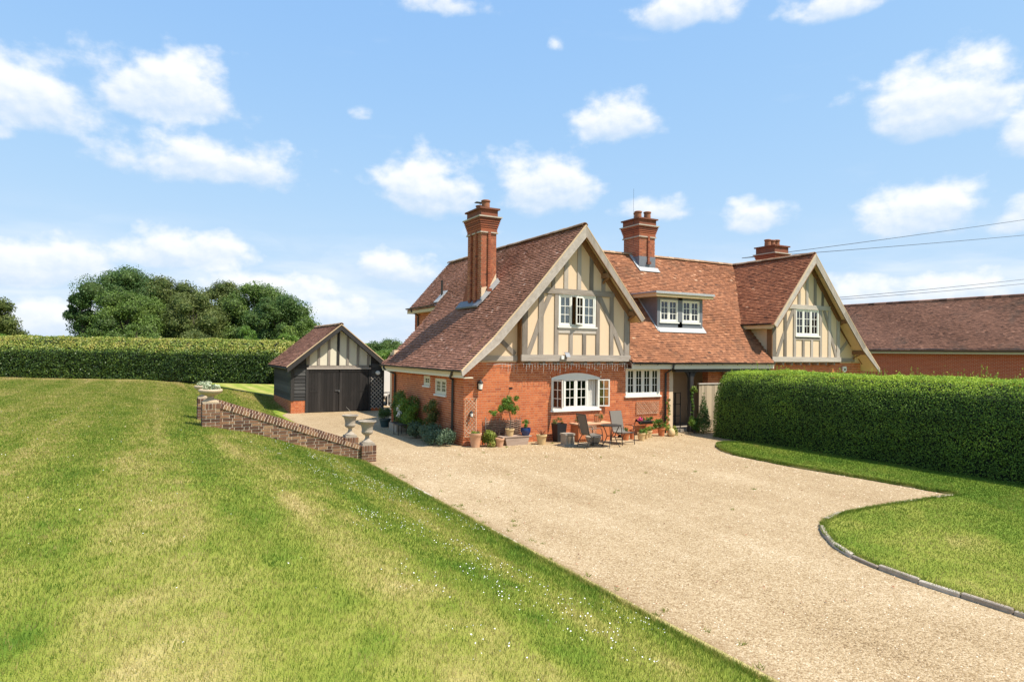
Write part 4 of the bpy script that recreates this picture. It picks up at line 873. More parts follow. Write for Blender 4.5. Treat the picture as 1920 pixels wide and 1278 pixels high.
# --- chimneys
def chimney(xa, xb, ya, yb, z0, zn, zc, zt, pots, fins, base=None, name='chimney'):
    ch = empty(name, parent=house)
    core = MB(); core.box(xa, xb, ya, yb, z0, zt); core.build('shaft', mortar, ch)
    mb = MB()
    for O, U, N, w in (((xa, ya, z0), (1, 0, 0), (0, -1, 0), xb-xa), ((xa, yb, z0), (0, -1, 0), (-1, 0, 0), yb-ya), ((xb, ya, z0), (0, 1, 0), (1, 0, 0), yb-ya), ((xb, yb, z0), (-1, 0, 0), (0, 1, 0), xb-xa)):
        bricks(mb, O, U, N, w, zt-z0, proud=.008)
    for f in fins:                                # thin pilasters, each on a small corbel
        ax, pos, zb = f
        k = 0; z = zb
        while z < zn-.02:
            t = btint()*.75
            if ax == 'Y': mb.box(pos-.055, pos+.055, ya-.075, ya-.008, z, z+BH, t)
            else: mb.box(xa-.075, xa-.008, pos-.055, pos+.055, z, z+BH, t)
            z += BC
        if ax == 'Y': mb.box(pos-.1, pos+.1, ya-.12, ya-.008, zb-.12, zb, .2)
        else: mb.box(xa-.12, xa-.008, pos-.1, pos+.1, zb-.12, zb, .2)
    mb.build('brickwork', brick_c, ch, kind='stuff')
    mb = MB(); z = zn; k = 0; g = .03
    while z < zc-.01:
        mb.box(xa-g, xb+g, ya-g, yb+g, z, z+BH, .2+.5*random.random()); z += BC; g += .021 if k else .0; k += 1
    mb.build('corbel', brick_c, ch)
    mb = MB(); mb.box(xa-.06, xb+.06, ya-.06, yb+.06, zn-.05, zn-.002, .9); mb.box(xa-g-.02, xb+g+.02, ya-g-.02, yb+g+.02, zc, zc+.05, .9); mb.build('string_course', stone, ch)
    mb = MB(); mb.box(xa-.04, xb+.04, ya-.04, yb+.04, zc+.05, zt-.06, .2); mb.box(xa-.11, xb+.11, ya-.11, yb+.11, zt-.06, zt, .15); mb.build('chimney_cap', brick_c, ch)
    for px, py, h_ in pots:
        mb = MB(); mb.lathe((px, py, zt), [(.165, 0), (.155, h_*.6), (.15, h_*.8), (.18, h_*.82), (.18, h_*.95), (.15, h_), (.12, h_), (.12, h_*.5)], 14); smooth_by_angle(mb.build('chimney_pot', pot_clay, ch))
    return ch
brick_c = pmat('brick_chimney', [(0, (.10, .05, .035)), (.3, (.27, .085, .045)), (.65, (.4, .125, .06)), (1, (.5, .2, .1))], .9, 3, .2, bump=.25, bscale=60, blotch=.5, bl_scale=1.6, bl_col=(.14, .085, .06))
c1 = chimney(10.93, 11.57, 22.3, 23.5, 4.4, 7.58, 8.12, 8.5, [(11.25, 22.6, .36), (11.25, 23.1, .24)], [('Y', 11.25, 5.4), ('X', 22.65, 4.95), ('X', 23.1, 5.0)])
m_ = MB(); m_.prism([(10.93, 23.5, 4.6), (10.93, 24.05, 4.75), (10.93, 23.5, 5.9)], (.64, 0, 0), .4); m_.build('weathering', brick_c, c1)
m_ = MB()
m_.prism([(10.72, 22.18, 4.66), (10.93, 22.18, 4.86), (10.93, 22.18, 4.98), (10.7, 22.18, 4.72)], (0, 1.98, 0)); m_.build('flashing', lead, c1)
m_ = MB(); m_.prism([(10.9, 22.285, 4.82), (11.7, 22.285, 5.68), (11.6, 22.285, 5.82), (10.9, 22.285, 5.02)], (0, -.1, 0)); m_.build('flashing', lead_w, c1)
m_ = MB(); m_.prism([(10.94, 22.27, 5.0), (11.57, 22.27, 5.72), (11.57, 22.27, 6.0), (11.3, 22.27, 5.5), (10.94, 22.27, 5.42)], (0, .025, 0)); m_.build('render_patch', plaster, c1)
m_ = MB(); m_.box(11.05, 11.45, 23.0, 23.2, 8.84, 8.87); m_.box(11.24, 11.26, 23.09, 23.11, 8.72, 8.84); m_.build('cowl', dark_metal, c1)
c2 = chimney(19.21, 20.12, 22.95, 24.05, 6.5, 8.3, 8.76, 9.13, [(19.42, 23.3, .36), (19.7, 23.7, .4), (19.92, 23.25, .38)], [('Y', 19.72, 7.15)])
m_ = MB(); m_.box(19.19, 20.14, 22.925, 22.945, 6.75, 7.38); m_.box(19.185, 19.205, 22.92, 24.05, 6.75, 7.38); m_.build('flashing', lead, c2)
m_ = MB(); zz = Zm(22.9)
m_.prism([V3(19.08, 22.76, Zm(22.76))+nm_*.05, V3(20.26, 22.76, Zm(22.76))+nm_*.05, V3(20.26, 22.95, Zm(22.95))+nm_*.05, V3(19.08, 22.95, Zm(22.95))+nm_*.05], nm_*.02); m_.prism([V3(19.05, 22.9, Zm(22.9))+nm_*.05, V3(19.2, 22.9, Zm(22.9))+nm_*.05, V3(19.2, 23.5, Zm(23.5))+nm_*.05, V3(19.05, 23.5, Zm(23.5))+nm_*.05], nm_*.02); m_.build('flashing', lead_w, c2)
m_ = MB(); m_.tube([(19.15, 23.3, 7.9), (19.15, 23.3, 10.5)], .005, 5); m_.build('aerial', cable_m, c2)
c3 = chimney(27.55, 28.5, 22.4, 23.5, 4.4, 7.7, 8.12, 8.55, [(27.7, 22.95, .36), (28.03, 22.95, .36), (28.36, 22.95, .4)], [])
# small roof vent on the rear slope
m_ = MB(); m_.tube([(11.55, 27.6, 5.4), (11.55, 27.6, 6.2)], .055, 8); m_.build('vent_pipe', dark_metal, house); m_ = MB(); m_.prism([(11.25, 27.35, 5.17), (11.75, 27.35, 5.72), (11.75, 27.85, 5.72), (11.25, 27.85, 5.17)], (-.02, 0, .03)); m_.build('vent_flashing', lead_w, house)
# --- porch between the two front rooms
m_ = MB(); m_.box(17.95, 23.4, 21.3, 21.5, -HZ, 2.6); m_.build('porch_wall', plaster, house)
m_ = MB(); m_.box(17.95, 21.25, YF-.1, 21.3, -HZ, -.02); m_.build('porch_floor', stone, house)
m_ = MB(); m_.box(18.78, 18.95, 19.25, 19.42, -HZ, 2.4); pp = m_.build('porch_post', black, house)
for s_ in (-1, 1):
    m_ = MB()
    for k in range(4):
        a0, a1 = R(90*k/4), R(90*(k+1)/4); xc = 18.865+s_*.085; q = lambda t: (xc+s_*.5*(1-math.cos(t)), 1.85+.5*math.sin(t)); (u0, z0), (u1, z1) = q(a0), q(a1)
        m_.prism([(u0, 19.28, z0), (u1, 19.28, z1), (u1, 19.28, min(2.4, z1+.13)), (u0+0*s_, 19.28, min(2.4, z0+.13))], (0, .11, 0))
    m_.build('porch_brace', black, pp)
m_ = MB(); m_.box(17.95, 23.4, 19.2, 19.4, 2.26, 2.38); m_.build('porch_beam', black, house)
m_ = MB(); m_.box(20.4, 21.25, 19.9, 20.2, -HZ, 2.55); pw = m_.build('porch_pier', mortar, house); m_ = MB(); bricks(m_, (20.4, 19.9, -HZ), (1, 0, 0), (0, -1, 0), .85, 2.65); bricks(m_, (20.4, 20.2, -HZ), (0, -1, 0), (-1, 0, 0), .3, 2.65); m_.build('brickwork', brick, pw, kind='stuff')

# ------------------------------------------------------------------ garage
GY, GX0, GX1 = 32.9, 5.93, 10.55; GC = 8.22; RZ = 4.36; EZ = 2.27
gar = empty('garage', (GC, GY, 0), label='black weatherboarded garage with cream gable and tiled roof', cat='garage')
def gb(m_, name, mat, parent=gar, **kw):
    m_.v = [(x-GC, y-GY, z) for x, y, z in m_.v]; return m_.build(name, mat, parent, **kw)
DL, DR, DT = 6.74, 9.76, 2.14
# front: plinth, boards, doors, gable
m_ = MB(); m_.box(GX0, DL-.09, GY, GY+.22, -.05, .6); m_.box(GX0, GX0+.22, GY+.22, 38, -.05, .6); pl = gb(m_, 'plinth', mortar)
m_ = MB(); bricks(m_, (GX0, GY, -.02), (1, 0, 0), (0, -1, 0), DL-.09-GX0, .61); bricks(m_, (GX0, 38, -.02), (0, -1, 0), (-1, 0, 0), 5.1, .61); gb(m_, 'brickwork', brick, pl, kind='stuff')
m_ = MB(); m_.box(DR+.09, GX1, GY, GY+.2, -.05, .16); gb(m_, 'plinth', brick)
m_ = MB(); m_.box(GX0, DL-.09, GY+.03, GY+.2, .6, 2.3); m_.box(DR+.09, GX1, GY+.03, GY+.2, .16, 2.3); m_.box(GX0, GX1, 37.9, 38.0, 0, 2.3); m_.box(GX1-.15, GX1, GY+.2, 37.9, 0, 2.3); m_.box(GX0, GX0+.1, GY+.2, 37.9, .6, 2.25); gb(m_, 'frame_wall', black)
for side, xa, xb, zb in (('l', GX0+.14, DL-.13, .63), ('r', DR+.13, GX1-.12, .17)):
    z = zb; k = 0
    while z < 2.24:
        m_ = MB(); m_.prism([(xa, GY+.03, z), (xa, GY-.028, z), (xa, GY-.004, z+.185), (xa, GY+.03, z+.185)], (xb-xa, 0, 0), random.random()); gb(m_, 'weatherboard', black_h); z += .172
z = .62
while z < 2.12:
    m_ = MB(); m_.prism([(GX0+.02, GY+.14, z), (GX0-.028, GY+.14, z), (GX0-.004, GY+.14, z+.185), (GX0+.02, GY+.14, z+.185)], (0, 4.86, 0), random.random()); gb(m_, 'weatherboard', black_h); z += .172
for xa, xb in ((GX0-.03, GX0+.13), (DL-.13, DL-.0), (DR+.0, DR+.13), (GX1-.13, GX1+.02)):
    m_ = MB(); m_.box(xa, xb, GY-.05, GY+.06, .6 if xa < DL-.2 else 0, 2.35); gb(m_, 'corner_board', black)
# doors: two leaves of upright planks
for k, (xa, xb) in enumerate(((DL+.01, (DL+DR)/2-.012), ((DL+DR)/2+.012, DR-.01))):
    d_ = empty('door', (xa-GC, 0, 0), gar); n_ = 10
    for i in range(n_):
        m_ = MB(); w_ = (xb-xa)/n_; m_.box(i*w_+.003, (i+1)*w_-.003, .0+random.uniform(-.003, .003), .05, .03, DT-.02, random.uniform(.2, .8)); m_.build('plank', doorm, d_)
    m_ = MB(); m_.box(.02, xb-xa-.02, -.022, -.004, DT-.13, DT-.03, .8); m_.build('ledge', doorm, d_)
    m_ = MB(); hx = .06 if k == 0 else xb-xa-.5; m_.box(hx, hx+.44, -.012, -.003, 1.02, 1.065); m_.build('hinge', dark_metal, d_)
    if k == 0: m_ = MB(); m_.box(xb-xa-.2, xb-xa+.06, -.03, -.005, 1.05, 1.09); m_.box(xb-xa-.02, xb-xa+.04, -.05, -.005, 1.0, 1.05); m_.build('bolt', silver, d_)
m_ = MB(); m_.box(DL-.02, DR+.02, GY+.08, GY+.12, -.02, DT); gb(m_, 'door_backing', black)
m_ = MB(); m_.box(DL-.09, DR+.1, GY-.07, GY+.1, DT, DT+.08); gb(m_, 'door_head', oak_h)
m_ = MB(); m_.box(DL-.02, DR+.02, GY-.03, GY+.05, DT+.082, DT+.2); gb(m_, 'sill_beam', oak)
sl2 = (RZ-EZ)/(GC-5.69)
gr_ = lambda x: RZ-.2-sl2*abs(x-GC)
m_ = MB(); m_.prism([(DL-.1, GY, DT+.2), (DR+.1, GY, DT+.2), (DR+.1, GY, gr_(DR+.1)), (GC, GY, RZ-.2), (DL-.1, GY, gr_(DL-.1))], (0, .15, 0)); gb(m_, 'gable_panel', cream)
for xa in (6.72, 7.22, 7.72, 8.18, 8.66, 9.18, 9.72):
    m_ = MB(); m_.box(xa-.062, xa+.062, GY-.04, GY-.0, DT+.2, gr_(xa)-.02); gb(m_, 'stud', oak if xa != 8.18 else black)
m_ = MB(); m_.prism([(GX0, GY+.02, 2.3), (DL-.1, GY+.02, 2.3), (DL-.1, GY+.02, gr_(DL-.1))], (0, .1, 0)); gb(m_, 'spandrel', black); m_ = MB(); m_.prism([(GX1, GY+.02, 2.3), (DR+.1, GY+.02, 2.3), (DR+.1, GY+.02, gr_(DR+.1))], (0, .1, 0)); gb(m_, 'spandrel', black); m_ = MB(); m_.prism([(GX0, 37.9, 2.25), (GX1, 37.9, 2.25), (GC, 37.9, 4.1)], (0, .1, 0)); gb(m_, 'spandrel', black)
grf = empty('roof', parent=gar); YG0, YG1 = GY-.42, 38.3
m_ = MB()
m_.prism([(5.66, YG0+.02, EZ-.03), (GC, YG0+.02, RZ-.015), (10.78, YG0+.02, EZ-.03), (10.78, YG0+.02, EZ-.12), (GC, YG0+.02, RZ-.13), (5.66, YG0+.02, EZ-.12)], (0, YG1-YG0-.02, 0)); gb(m_, 'roof_deck', black, grf)
ug = V3(1, 0, sl2)/math.hypot(1, sl2); ng = V3(-sl2, 0, 1)/math.hypot(1, sl2); lg = math.hypot(1, sl2)*(GC-5.65)
gb(tiles(lambda u, v, h: V3(5.65, YG1-u, EZ-.01)+ug*v+ng*h, YG1-YG0, lg, seed=12, sag=.003), 'roof_tiles', tile_g, grf, kind='stuff')
ur = V3(-1, 0, sl2)/math.hypot(1, sl2); nr_ = V3(sl2, 0, 1)/math.hypot(1, sl2)
gb(tiles(lambda u, v, h: V3(10.79, YG0+u, EZ-.01)+ur*v+nr_*h, YG1-YG0, lg, seed=13, sag=.003), 'roof_tiles', tile_g, grf, kind='stuff')
ridge_tiles((0, YG0-GY, RZ+.05), (0, YG1-GY, RZ+.05), grf)
for s_ in (-1, 1):
    m_ = MB(); m_.prism([(GC, YG0, RZ-.01), (GC+s_*2.58, YG0, EZ-.045), (GC+s_*2.55, YG0, EZ-.27), (GC, YG0, RZ-.26)], (0, -.04, 0)); gb(m_, 'bargeboard', black)
    m_ = MB(); m_.prism([(GC, YG0-.055, RZ-.005), (GC+s_*2.6, YG0-.055, EZ-.035), (GC+s_*2.6, YG0-.055, EZ+.015), (GC, YG0-.055, RZ+.045)], (0, .08, 0)); gb(m_, 'verge', verge_m)
m_ = MB(); r_ = .05; m_.prism([(5.6+math.cos(t)*r_, YG0, EZ-.06+math.sin(t)*r_) for t in np.linspace(math.pi, 2*math.pi, 7)], (0, YG1-YG0, 0)); gb(m_, 'gutter', gutter_m)
# trellis and lamp on the garage front
def lattice(name, mat, O, U, w, h, step, bar, N, label, cat='trellis', frame=True, parent=None):
    O, U, N = V3(O), V3(U), V3(N); t = empty(name, tuple(O), label=label, cat=cat); Z = V3(0, 0, 1)
    def bar_(p, q, off):
        d = (q-p); l = np.linalg.norm(d); s = np.cross(d/l, N)*bar; m_ = MB(); m_.obox(p-s/2+N*off, d, s, N*bar*.5, random.random()); m_.build('slat', mat, t)
    c = -h
    while c < w:
        for sg in (1, -1):
            pts = []
            for u, z in ((0, -c*1.), (w, w-c), (c, 0), (c+h, h)):
                if -1e-6 <= u <= w+1e-6 and -1e-6 <= z <= h+1e-6: pts.append((u, z))
            pts = sorted(set((round(a, 4), round(b, 4)) for a, b in pts))
            if len(pts) >= 2:
                p, q = pts[0], pts[-1]
                if abs(p[0]-q[0]) > .04:
                    if sg < 0: p, q = (w-p[0], p[1]), (w-q[0], q[1])
                    bar_(U*p[0]+Z*p[1], U*q[0]+Z*q[1], .012 if sg > 0 else .012+bar*.5)
        c += step
    if frame:
        for a, b in (((0, 0), (0, h)), ((w, 0), (w, h)), ((0, 0), (w, 0)), ((0, h), (w, h))): bar_(U*a[0]+Z*a[1], U*b[0]+Z*b[1], .012+bar)
    return t
lattice('trellis', trellis_p, (9.86, GY-.07, .1), (1, 0, 0), .6, 1.62, .2, .024, (0, -1, 0), 'pale diamond trellis on the black garage front', frame=False)
t = empty('bulkhead_lamp', (10.2, GY-.06, 1.95), label='round white lamp above the trellis on the garage', cat='lamp')
m_ = MB(); m_.lathe((0, 0, 0), [(.02, .12), (.1, .1), (.11, 0), (.09, -.1), (.02, -.12)], 14); o = m_.build('lamp_shade', white, t); o.rotation_euler[0] = R(90); o.location = (0, -.06, 0); smooth_by_angle(o)
m_ = MB(); m_.box(-.05, .05, -.03, .03, -.06, .06); m_.build('lamp_base', black_plastic, t)
# trailer parked behind the garage
tr = empty('trailer', (11.9, 35.6, 0), label='white box trailer parked between garage and cottage', cat='trailer')
m_ = MB(); m_.prism([(-1.6, 0, .5), (2.4, 0, .5), (2.4, 0, 2.0), (2.2, 0, 2.25), (-1.3, 0, 2.25), (-1.6, 0, 1.5)], (0, 1.9, 0)); o = m_.build('body', van_white, tr); md = o.modifiers.new('b', 'BEVEL'); md.width = .06; md.segments = 2
m_ = MB(); m_.box(-1.6, 2.4, .1, 1.8, .38, .5); m_.box(-1.62, 2.42, -.012, .0, .72, .76); m_.build('chassis', dark_metal, tr)
m_ = MB(); m_.tube([(0, -.05, .32), (0, .16, .32)], .32, 20); wh = m_.build('wheel', rubber, tr); smooth_by_angle(wh)
m_ = MB(); m_.tube([(0, -.075, .32), (0, -.045, .32)], .2, 16); m_.tube([(0, -.09, .32), (0, -.07, .32)], .06, 10); m_.build('rim', silver, wh)
m_ = MB()
for k in range(10):
    a0, a1 = math.pi*k/10, math.pi*(k+1)/10; m_.obox((math.cos(a0)*.4, -.08, .32+math.sin(a0)*.38), (math.cos(a1)*.4-math.cos(a0)*.4, 0, math.sin(a1)*.38-math.sin(a0)*.38), (0, .2, 0), (0, 0, .02))
m_.build('mudguard', van_white, tr)
m_ = MB(); m_.tube([(-.3, -.25, 0), (-.3, -.25, .75)], .022, 8); m_.lathe((-.3, -.25, 0), [(.08, 0), (.08, .02), (.03, .03)], 10); m_.build('prop_stand', van_white, tr)

# ------------------------------------------------------------------ outbuilding beyond the hedge
ob = empty('outbuilding', (46, 20, 0), label='long red brick outbuilding with dark tiled roof beyond the hedge', cat='building')
def ox(m_, name, mat, parent=ob, **kw):
    m_.v = [(x-46, y-20, z) for x, y, z in m_.v]; return m_.build(name, mat, parent, **kw)
m_ = MB(); m_.box(42.3, 50, 6, 36, -.5, 3.4); wl = ox(m_, 'wall', mortar)
lst2 = []
m_ = MB(); z = 1.2; row = 0
while z < 3.3:
    y = 8+(.114 if row % 2 else 0)
    while y < 34: m_.obox((42.3, y, z), (0, .215, 0), (0, 0, .068), (-.008, 0, 0), btint(), skip=(0,)); y += .228
    z += .079; row += 1
ox(m_, 'brickwork', brick_far, wl, kind='stuff')
m_ = MB(); m_.box(41.9, 42.0, 6, 36, 3.28, 3.5); m_.box(42.0, 42.31, 6, 36, 3.44, 3.5); ox(m_, 'fascia', cream)
m_ = MB(); m_.tube([(41.84, 6, 3.52), (41.84, 36, 3.52)], .06, 8); ox(m_, 'gutter', gutter_m)
m_ = MB(); m_.prism([(41.8, 5.7, 3.5), (46, 5.7, 6.84), (50.2, 5.7, 3.5), (50.2, 5.7, 3.36), (46, 5.7, 6.7), (41.8, 5.7, 3.38)], (0, 30.6, 0)); m_.prism([(42.3, 35.8, 3.4), (46, 35.8, 6.7), (50, 35.8, 3.4)], (0, .2, 0)); ox(m_, 'roof', sandy)
uo = V3(4.2, 0, 3.34); lo = np.linalg.norm(uo); uo /= lo; no = V3(-uo[2], 0, uo[0])
ox(tiles(lambda u, v, h: V3(41.78, 36.3-u, 3.5)+uo*v+no*h, 24, lo, gauge=.105, tw=.17, seed=15), 'roof_tiles', tile_d, kind='stuff')
m_ = MB()
for k in range(68): m_.tube([(46, 5.7+k*.45, 6.82), (46, 5.7+k*.45+.44, 6.82)], .15, 8, random.random())
ox(m_, 'ridge', tile_d, kind='stuff')

# ------------------------------------------------------------------ garden walls with steps between them
def clip_poly(P, f):
    out = []
    for i in range(len(P)):
        a, b = P[i], P[(i+1) % len(P)]; fa, fb = f(a), f(b)
        if fa <= 0: out.append(a)
        if (fa < 0) != (fb < 0) and fa != fb: t_ = fa/(fa-fb); out.append((a[0]+(b[0]-a[0])*t_, a[1]+(b[1]-a[1])*t_))
    return out
def garden_wall(yf, label, near):
    xa, xb, za, zb = 1.52, 5.14, 1.74, .46; sl_ = (zb-za)/(xb-xa)
    w_ = empty('garden_wall', (1.1, yf, 0), label=label, cat='wall'); O = V3(1.1, yf, 0)
    def put(m_, name, mat, parent=w_, **kw):
        m_.v = [tuple(V3(p)-O) for p in m_.v]; return m_.build(name, mat, parent, **kw)
    top = lambda x: za+sl_*(x-xa)-.115
    m_ = MB(); m_.prism([(xa, yf+.012, -.1), (xb, yf+.012, -.1), (xb, yf+.012, top(xb)), (xa, yf+.012, top(xa))], (0, .2, 0)); put(m_, 'wall_core', mortar_pale)
    z = -.05; row = 0
    while z < top(xa):
        pos = xa-(.16 if row % 2 else 0); hd = False
        while pos < xb:
            L = .105 if hd and row % 2 == 0 else .215; a, b = max(xa, pos), min(xb, pos+L); pos += L+.017
            hd = not hd
            if b-a < .03: continue
            P = clip_poly([(a, z), (b, z), (b, z+.061), (a, z+.061)], lambda p: p[1]-(top(p[0])-.008))
            if len(P) < 3 or max(p[1] for p in P)-min(p[1] for p in P) < .012: continue
            if max(p[1] for p in P) < float(lawn_z(np.array([(a+b)/2]), np.array([yf]))[0])-.12: continue
            m_ = MB(); m_.prism([(u, yf, q) for u, q in P], (0, .014, 0), random.random()); put(m_, 'brick', brick_dark)
        z += .079; row += 1
    # brick-on-edge coping down the slope
    d = V3(1, 0, sl_); Ls = np.linalg.norm(d)*(xb-xa); d /= np.linalg.norm(d); nn = V3(-d[2], 0, d[0]); k = int(Ls/.079)
    m_ = MB(); m_.obox(V3(xa, yf-.012, top(xa)-.004), d*Ls, V3(0, .25, 0), nn*.1); put(m_, 'coping_mortar', mortar_pale)
    for i in range(k):
        m_ = MB(); m_.obox(V3(xa, yf-.024, top(xa)-.002)+d*(i*Ls/k+.005), d*(Ls/k-.017), V3(0, .272, 0), nn*(.108+random.uniform(-.003, .004)), random.random()); put(m_, 'coping_brick', brick_dark)
    for px, z0, z1 in ((xa-.42, .9, 1.74), (xb-.0, -.1, .455)):
        py = yf-.1 if True else yf
        p_ = empty('pier', (px-O[0], py-O[1], z0), w_); S_ = .42
        m_ = MB(); m_.box(.012, S_-.012, .012, S_-.012, 0, z1-z0-.002); m_.build('pier_core', mortar_pale, p_)
        z = 0; row = 0; H_ = z1-z0
        while z < H_-.02:
            last = z+.079*1.2 >= H_-.11; hh = (H_-z) if last else .062
            for O2, U2, N2 in (((0, 0, 0), (1, 0, 0), (0, -1, 0)), ((S_, 0, 0), (0, 1, 0), (1, 0, 0)), ((S_, S_, 0), (-1, 0, 0), (0, 1, 0)), ((0, S_, 0), (0, -1, 0), (-1, 0, 0))):
                cuts = [0, .079, .158, .237, .316, .42] if last else ([0, .205, .42] if row % 2 else [0, .1, .315, .42])
                for a, b in zip(cuts, cuts[1:]):
                    m_ = MB(); m_.obox(V3(O2)+V3(U2)*(a+.005)+V3(0, 0, z+.004)-V3(N2)*.03, V3(U2)*(b-a-.015), V3(0, 0, hh-.004), V3(N2)*.03, random.random()); m_.build('brick', brick_dark, p_)
            if last: break
            z += .079; row += 1
        m_ = MB(); m_.box(.02, S_-.02, .02, S_-.02, H_, H_+.012); m_.build('pier_top', stone, p_)
    return w_
garden_wall(17.98, 'near sloping brown brick garden wall running down the grass bank', True)
garden_wall(19.8, 'far sloping brown brick garden wall half hidden behind the near one', False)
st = empty('garden_steps', (1.5, 18.25, 0), label='stone steps descending between the two sloping garden walls', cat='steps')
for k in range(7):
    m_ = MB(); m_.box(k*.5, k*.5+.54, 0, 1.53, -.1, 1.22-k*.18); m_.build('step', stone, st)
def urn(loc, label, twig=False):
    t = empty('urn', loc, label=label, cat='urn'); m_ = MB()
    m_.box(-.17, .17, -.17, .17, 0, .05); m_.build('urn_plinth', stone, t)
    m_ = MB(); m_.lathe((0, 0, .05), [(.155, 0), (.155, .03), (.12, .05), (.075, .09), (.055, .15), (.06, .2), (.12, .235), (.155, .27), (.165, .31), (.155, .335), (.15, .36), (.165, .45), (.19, .53), (.235, .575), (.25, .585), (.25, .61), (.225, .61), (.2, .57), (.17, .5)], 28); o = m_.build('urn_body', stone, t); smooth_by_angle(o, 50)
    m_ = MB(); m_.lathe((0, 0, .05), [(.19, .545), (.1, .565), (.02, .57)], 18); m_.build('soil', soil, t)
    if twig: m_ = MB(); m_.tube([(0, 0, .6), (.03, .02, .72), (-.03, .05, .82), (-.1, .1, .9)], [.006, .005, .004, .002], 5); m_.build('dry_stem', trellis_p, t)
urn((5.35, 18.09, .47), 'stone urn on the lower pier of the near garden wall'); urn((5.35, 19.91, .47), 'stone urn with dry stem on the lower pier of the far wall', True)
def bowl(loc, label, n, sd):
    t = empty('stone_bowl', loc, label=label, cat='planter'); m_ = MB(); m_.box(-.19, .19, -.19, .19, 0, .035); m_.build('bowl_plinth', stone_y, t)
    m_ = MB(); m_.lathe((0, 0, .035), [(.17, 0), (.165, .03), (.11, .055), (.075, .09), (.075, .125), (.12, .15), (.22, .19), (.275, .245), (.285, .28), (.27, .305), (.24, .31), (.225, .29), (.1, .27)], 28); smooth_by_angle(m_.build('bowl_body', stone_y, t), 50)
    P, N, T = blob_leaves([((rng.uniform(-.14, .14), rng.uniform(-.14, .14), .35+rng.uniform(0, .05)), .075) for _ in range(6)], n); link('plant', leaf_mesh('plant', P, N, .07, T+.2, .8, .5), lf_pale, t)
bowl((1.3, 18.09, 1.755), 'shallow stone bowl planted with pale leaves on near upper pier', 420, 1); bowl((1.3, 19.91, 1.755), 'shallow stone bowl on the far upper pier behind the near bowl', 300, 2)

# ------------------------------------------------------------------ hedges
def hedge(name, label, path, section, n, size, mat, tintf, core_in=.16, bump=.1):
    """section: (offset, height) polygon from outer foot over the top to inner foot; path: ground line of the visible foot (x, y, z)"""
    hd = empty(name, tuple(path[0]), label=label, cat='hedge'); O = V3(path[0]); Pth = [V3(p) for p in path]
    sl_ = [np.linalg.norm(Pth[i+1]-Pth[i]) for i in range(len(Pth)-1)]; tot_ = sum(sl_); s = rng.uniform(0, tot_, n)
    P = np.array([np.interp(s, np.cumsum([0]+sl_), [p[k] for p in Pth]) for k in range(3)]).T
    dirs = np.array([(Pth[i+1]-Pth[i])/sl_[i] for i in range(len(sl_))]); idx = np.clip(np.searchsorted(np.cumsum(sl_), s), 0, len(sl_)-1); D = dirs[idx]; inn = np.stack([-D[:, 1], D[:, 0], 0*s], 1)
    se = [math.hypot(section[i+1][0]-section[i][0], section[i+1][1]-section[i][1]) for i in range(len(section)-1)]; cu = np.cumsum([0]+se); v = rng.uniform(0, cu[-1], n)
    so_, sh = np.interp(v, cu, [a for a, b in section]), np.interp(v, cu, [b for a, b in section])
    k = np.clip(np.searchsorted(cu, v)-1, 0, len(se)-1); tx = np.array([section[i+1][0]-section[i][0] for i in range(len(se))])[k]/np.array(se)[k]; tz = np.array([section[i+1][1]-section[i][1] for i in range(len(se))])[k]/np.array(se)[k]
    N = inn*(-tz)[:, None]+V3(0, 0, 1)*tx[:, None]
    wob = bump*(fbm(s*.9, v*.9, 5)-.5)*2+.5*bump*(fbm(s*3.1, v*3.1, 8)-.5)*2+rng.normal(0, .025, n)-.03+np.where(rng.random(n) < .02, rng.exponential(.06, n), 0)
    P = P+inn*so_[:, None]+V3(0, 0, 1)*sh[:, None]+N*wob[:, None]
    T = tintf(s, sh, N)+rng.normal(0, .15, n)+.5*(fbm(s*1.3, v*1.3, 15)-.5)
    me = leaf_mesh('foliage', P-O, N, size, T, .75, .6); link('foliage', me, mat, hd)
    # closed near-black inner mass, pulled in from the leaves
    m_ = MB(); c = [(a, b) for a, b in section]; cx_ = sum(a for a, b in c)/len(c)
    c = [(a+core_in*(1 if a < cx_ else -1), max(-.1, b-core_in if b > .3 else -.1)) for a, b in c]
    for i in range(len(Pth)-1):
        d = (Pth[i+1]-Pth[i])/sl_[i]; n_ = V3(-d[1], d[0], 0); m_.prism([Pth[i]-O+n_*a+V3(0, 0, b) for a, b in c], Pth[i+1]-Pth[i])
    m_.build('inner_mass', hedge_core, hd)
    return hd
# right hedge runs away from the camera; foot at X 18.45 on the drive side
hedge('clipped_hedge', 'tall clipped green hedge along the right side of the forecourt', [(18.45, 17.75, .02), (18.45, -1, .02)],
      [(0, 0), (.06, .9), (.14, 1.55), (.38, 2.14), (.72, 2.44), (1.3, 2.52), (2.0, 2.48), (2.2, 1.9), (2.2, .0)], 210000, .047, lf_hedge, lambda s, h, N: .40+.46*clamp01((h-2.0)/.3), bump=.08)  # leaf tint climbs near the top: sunlight painted into the colour
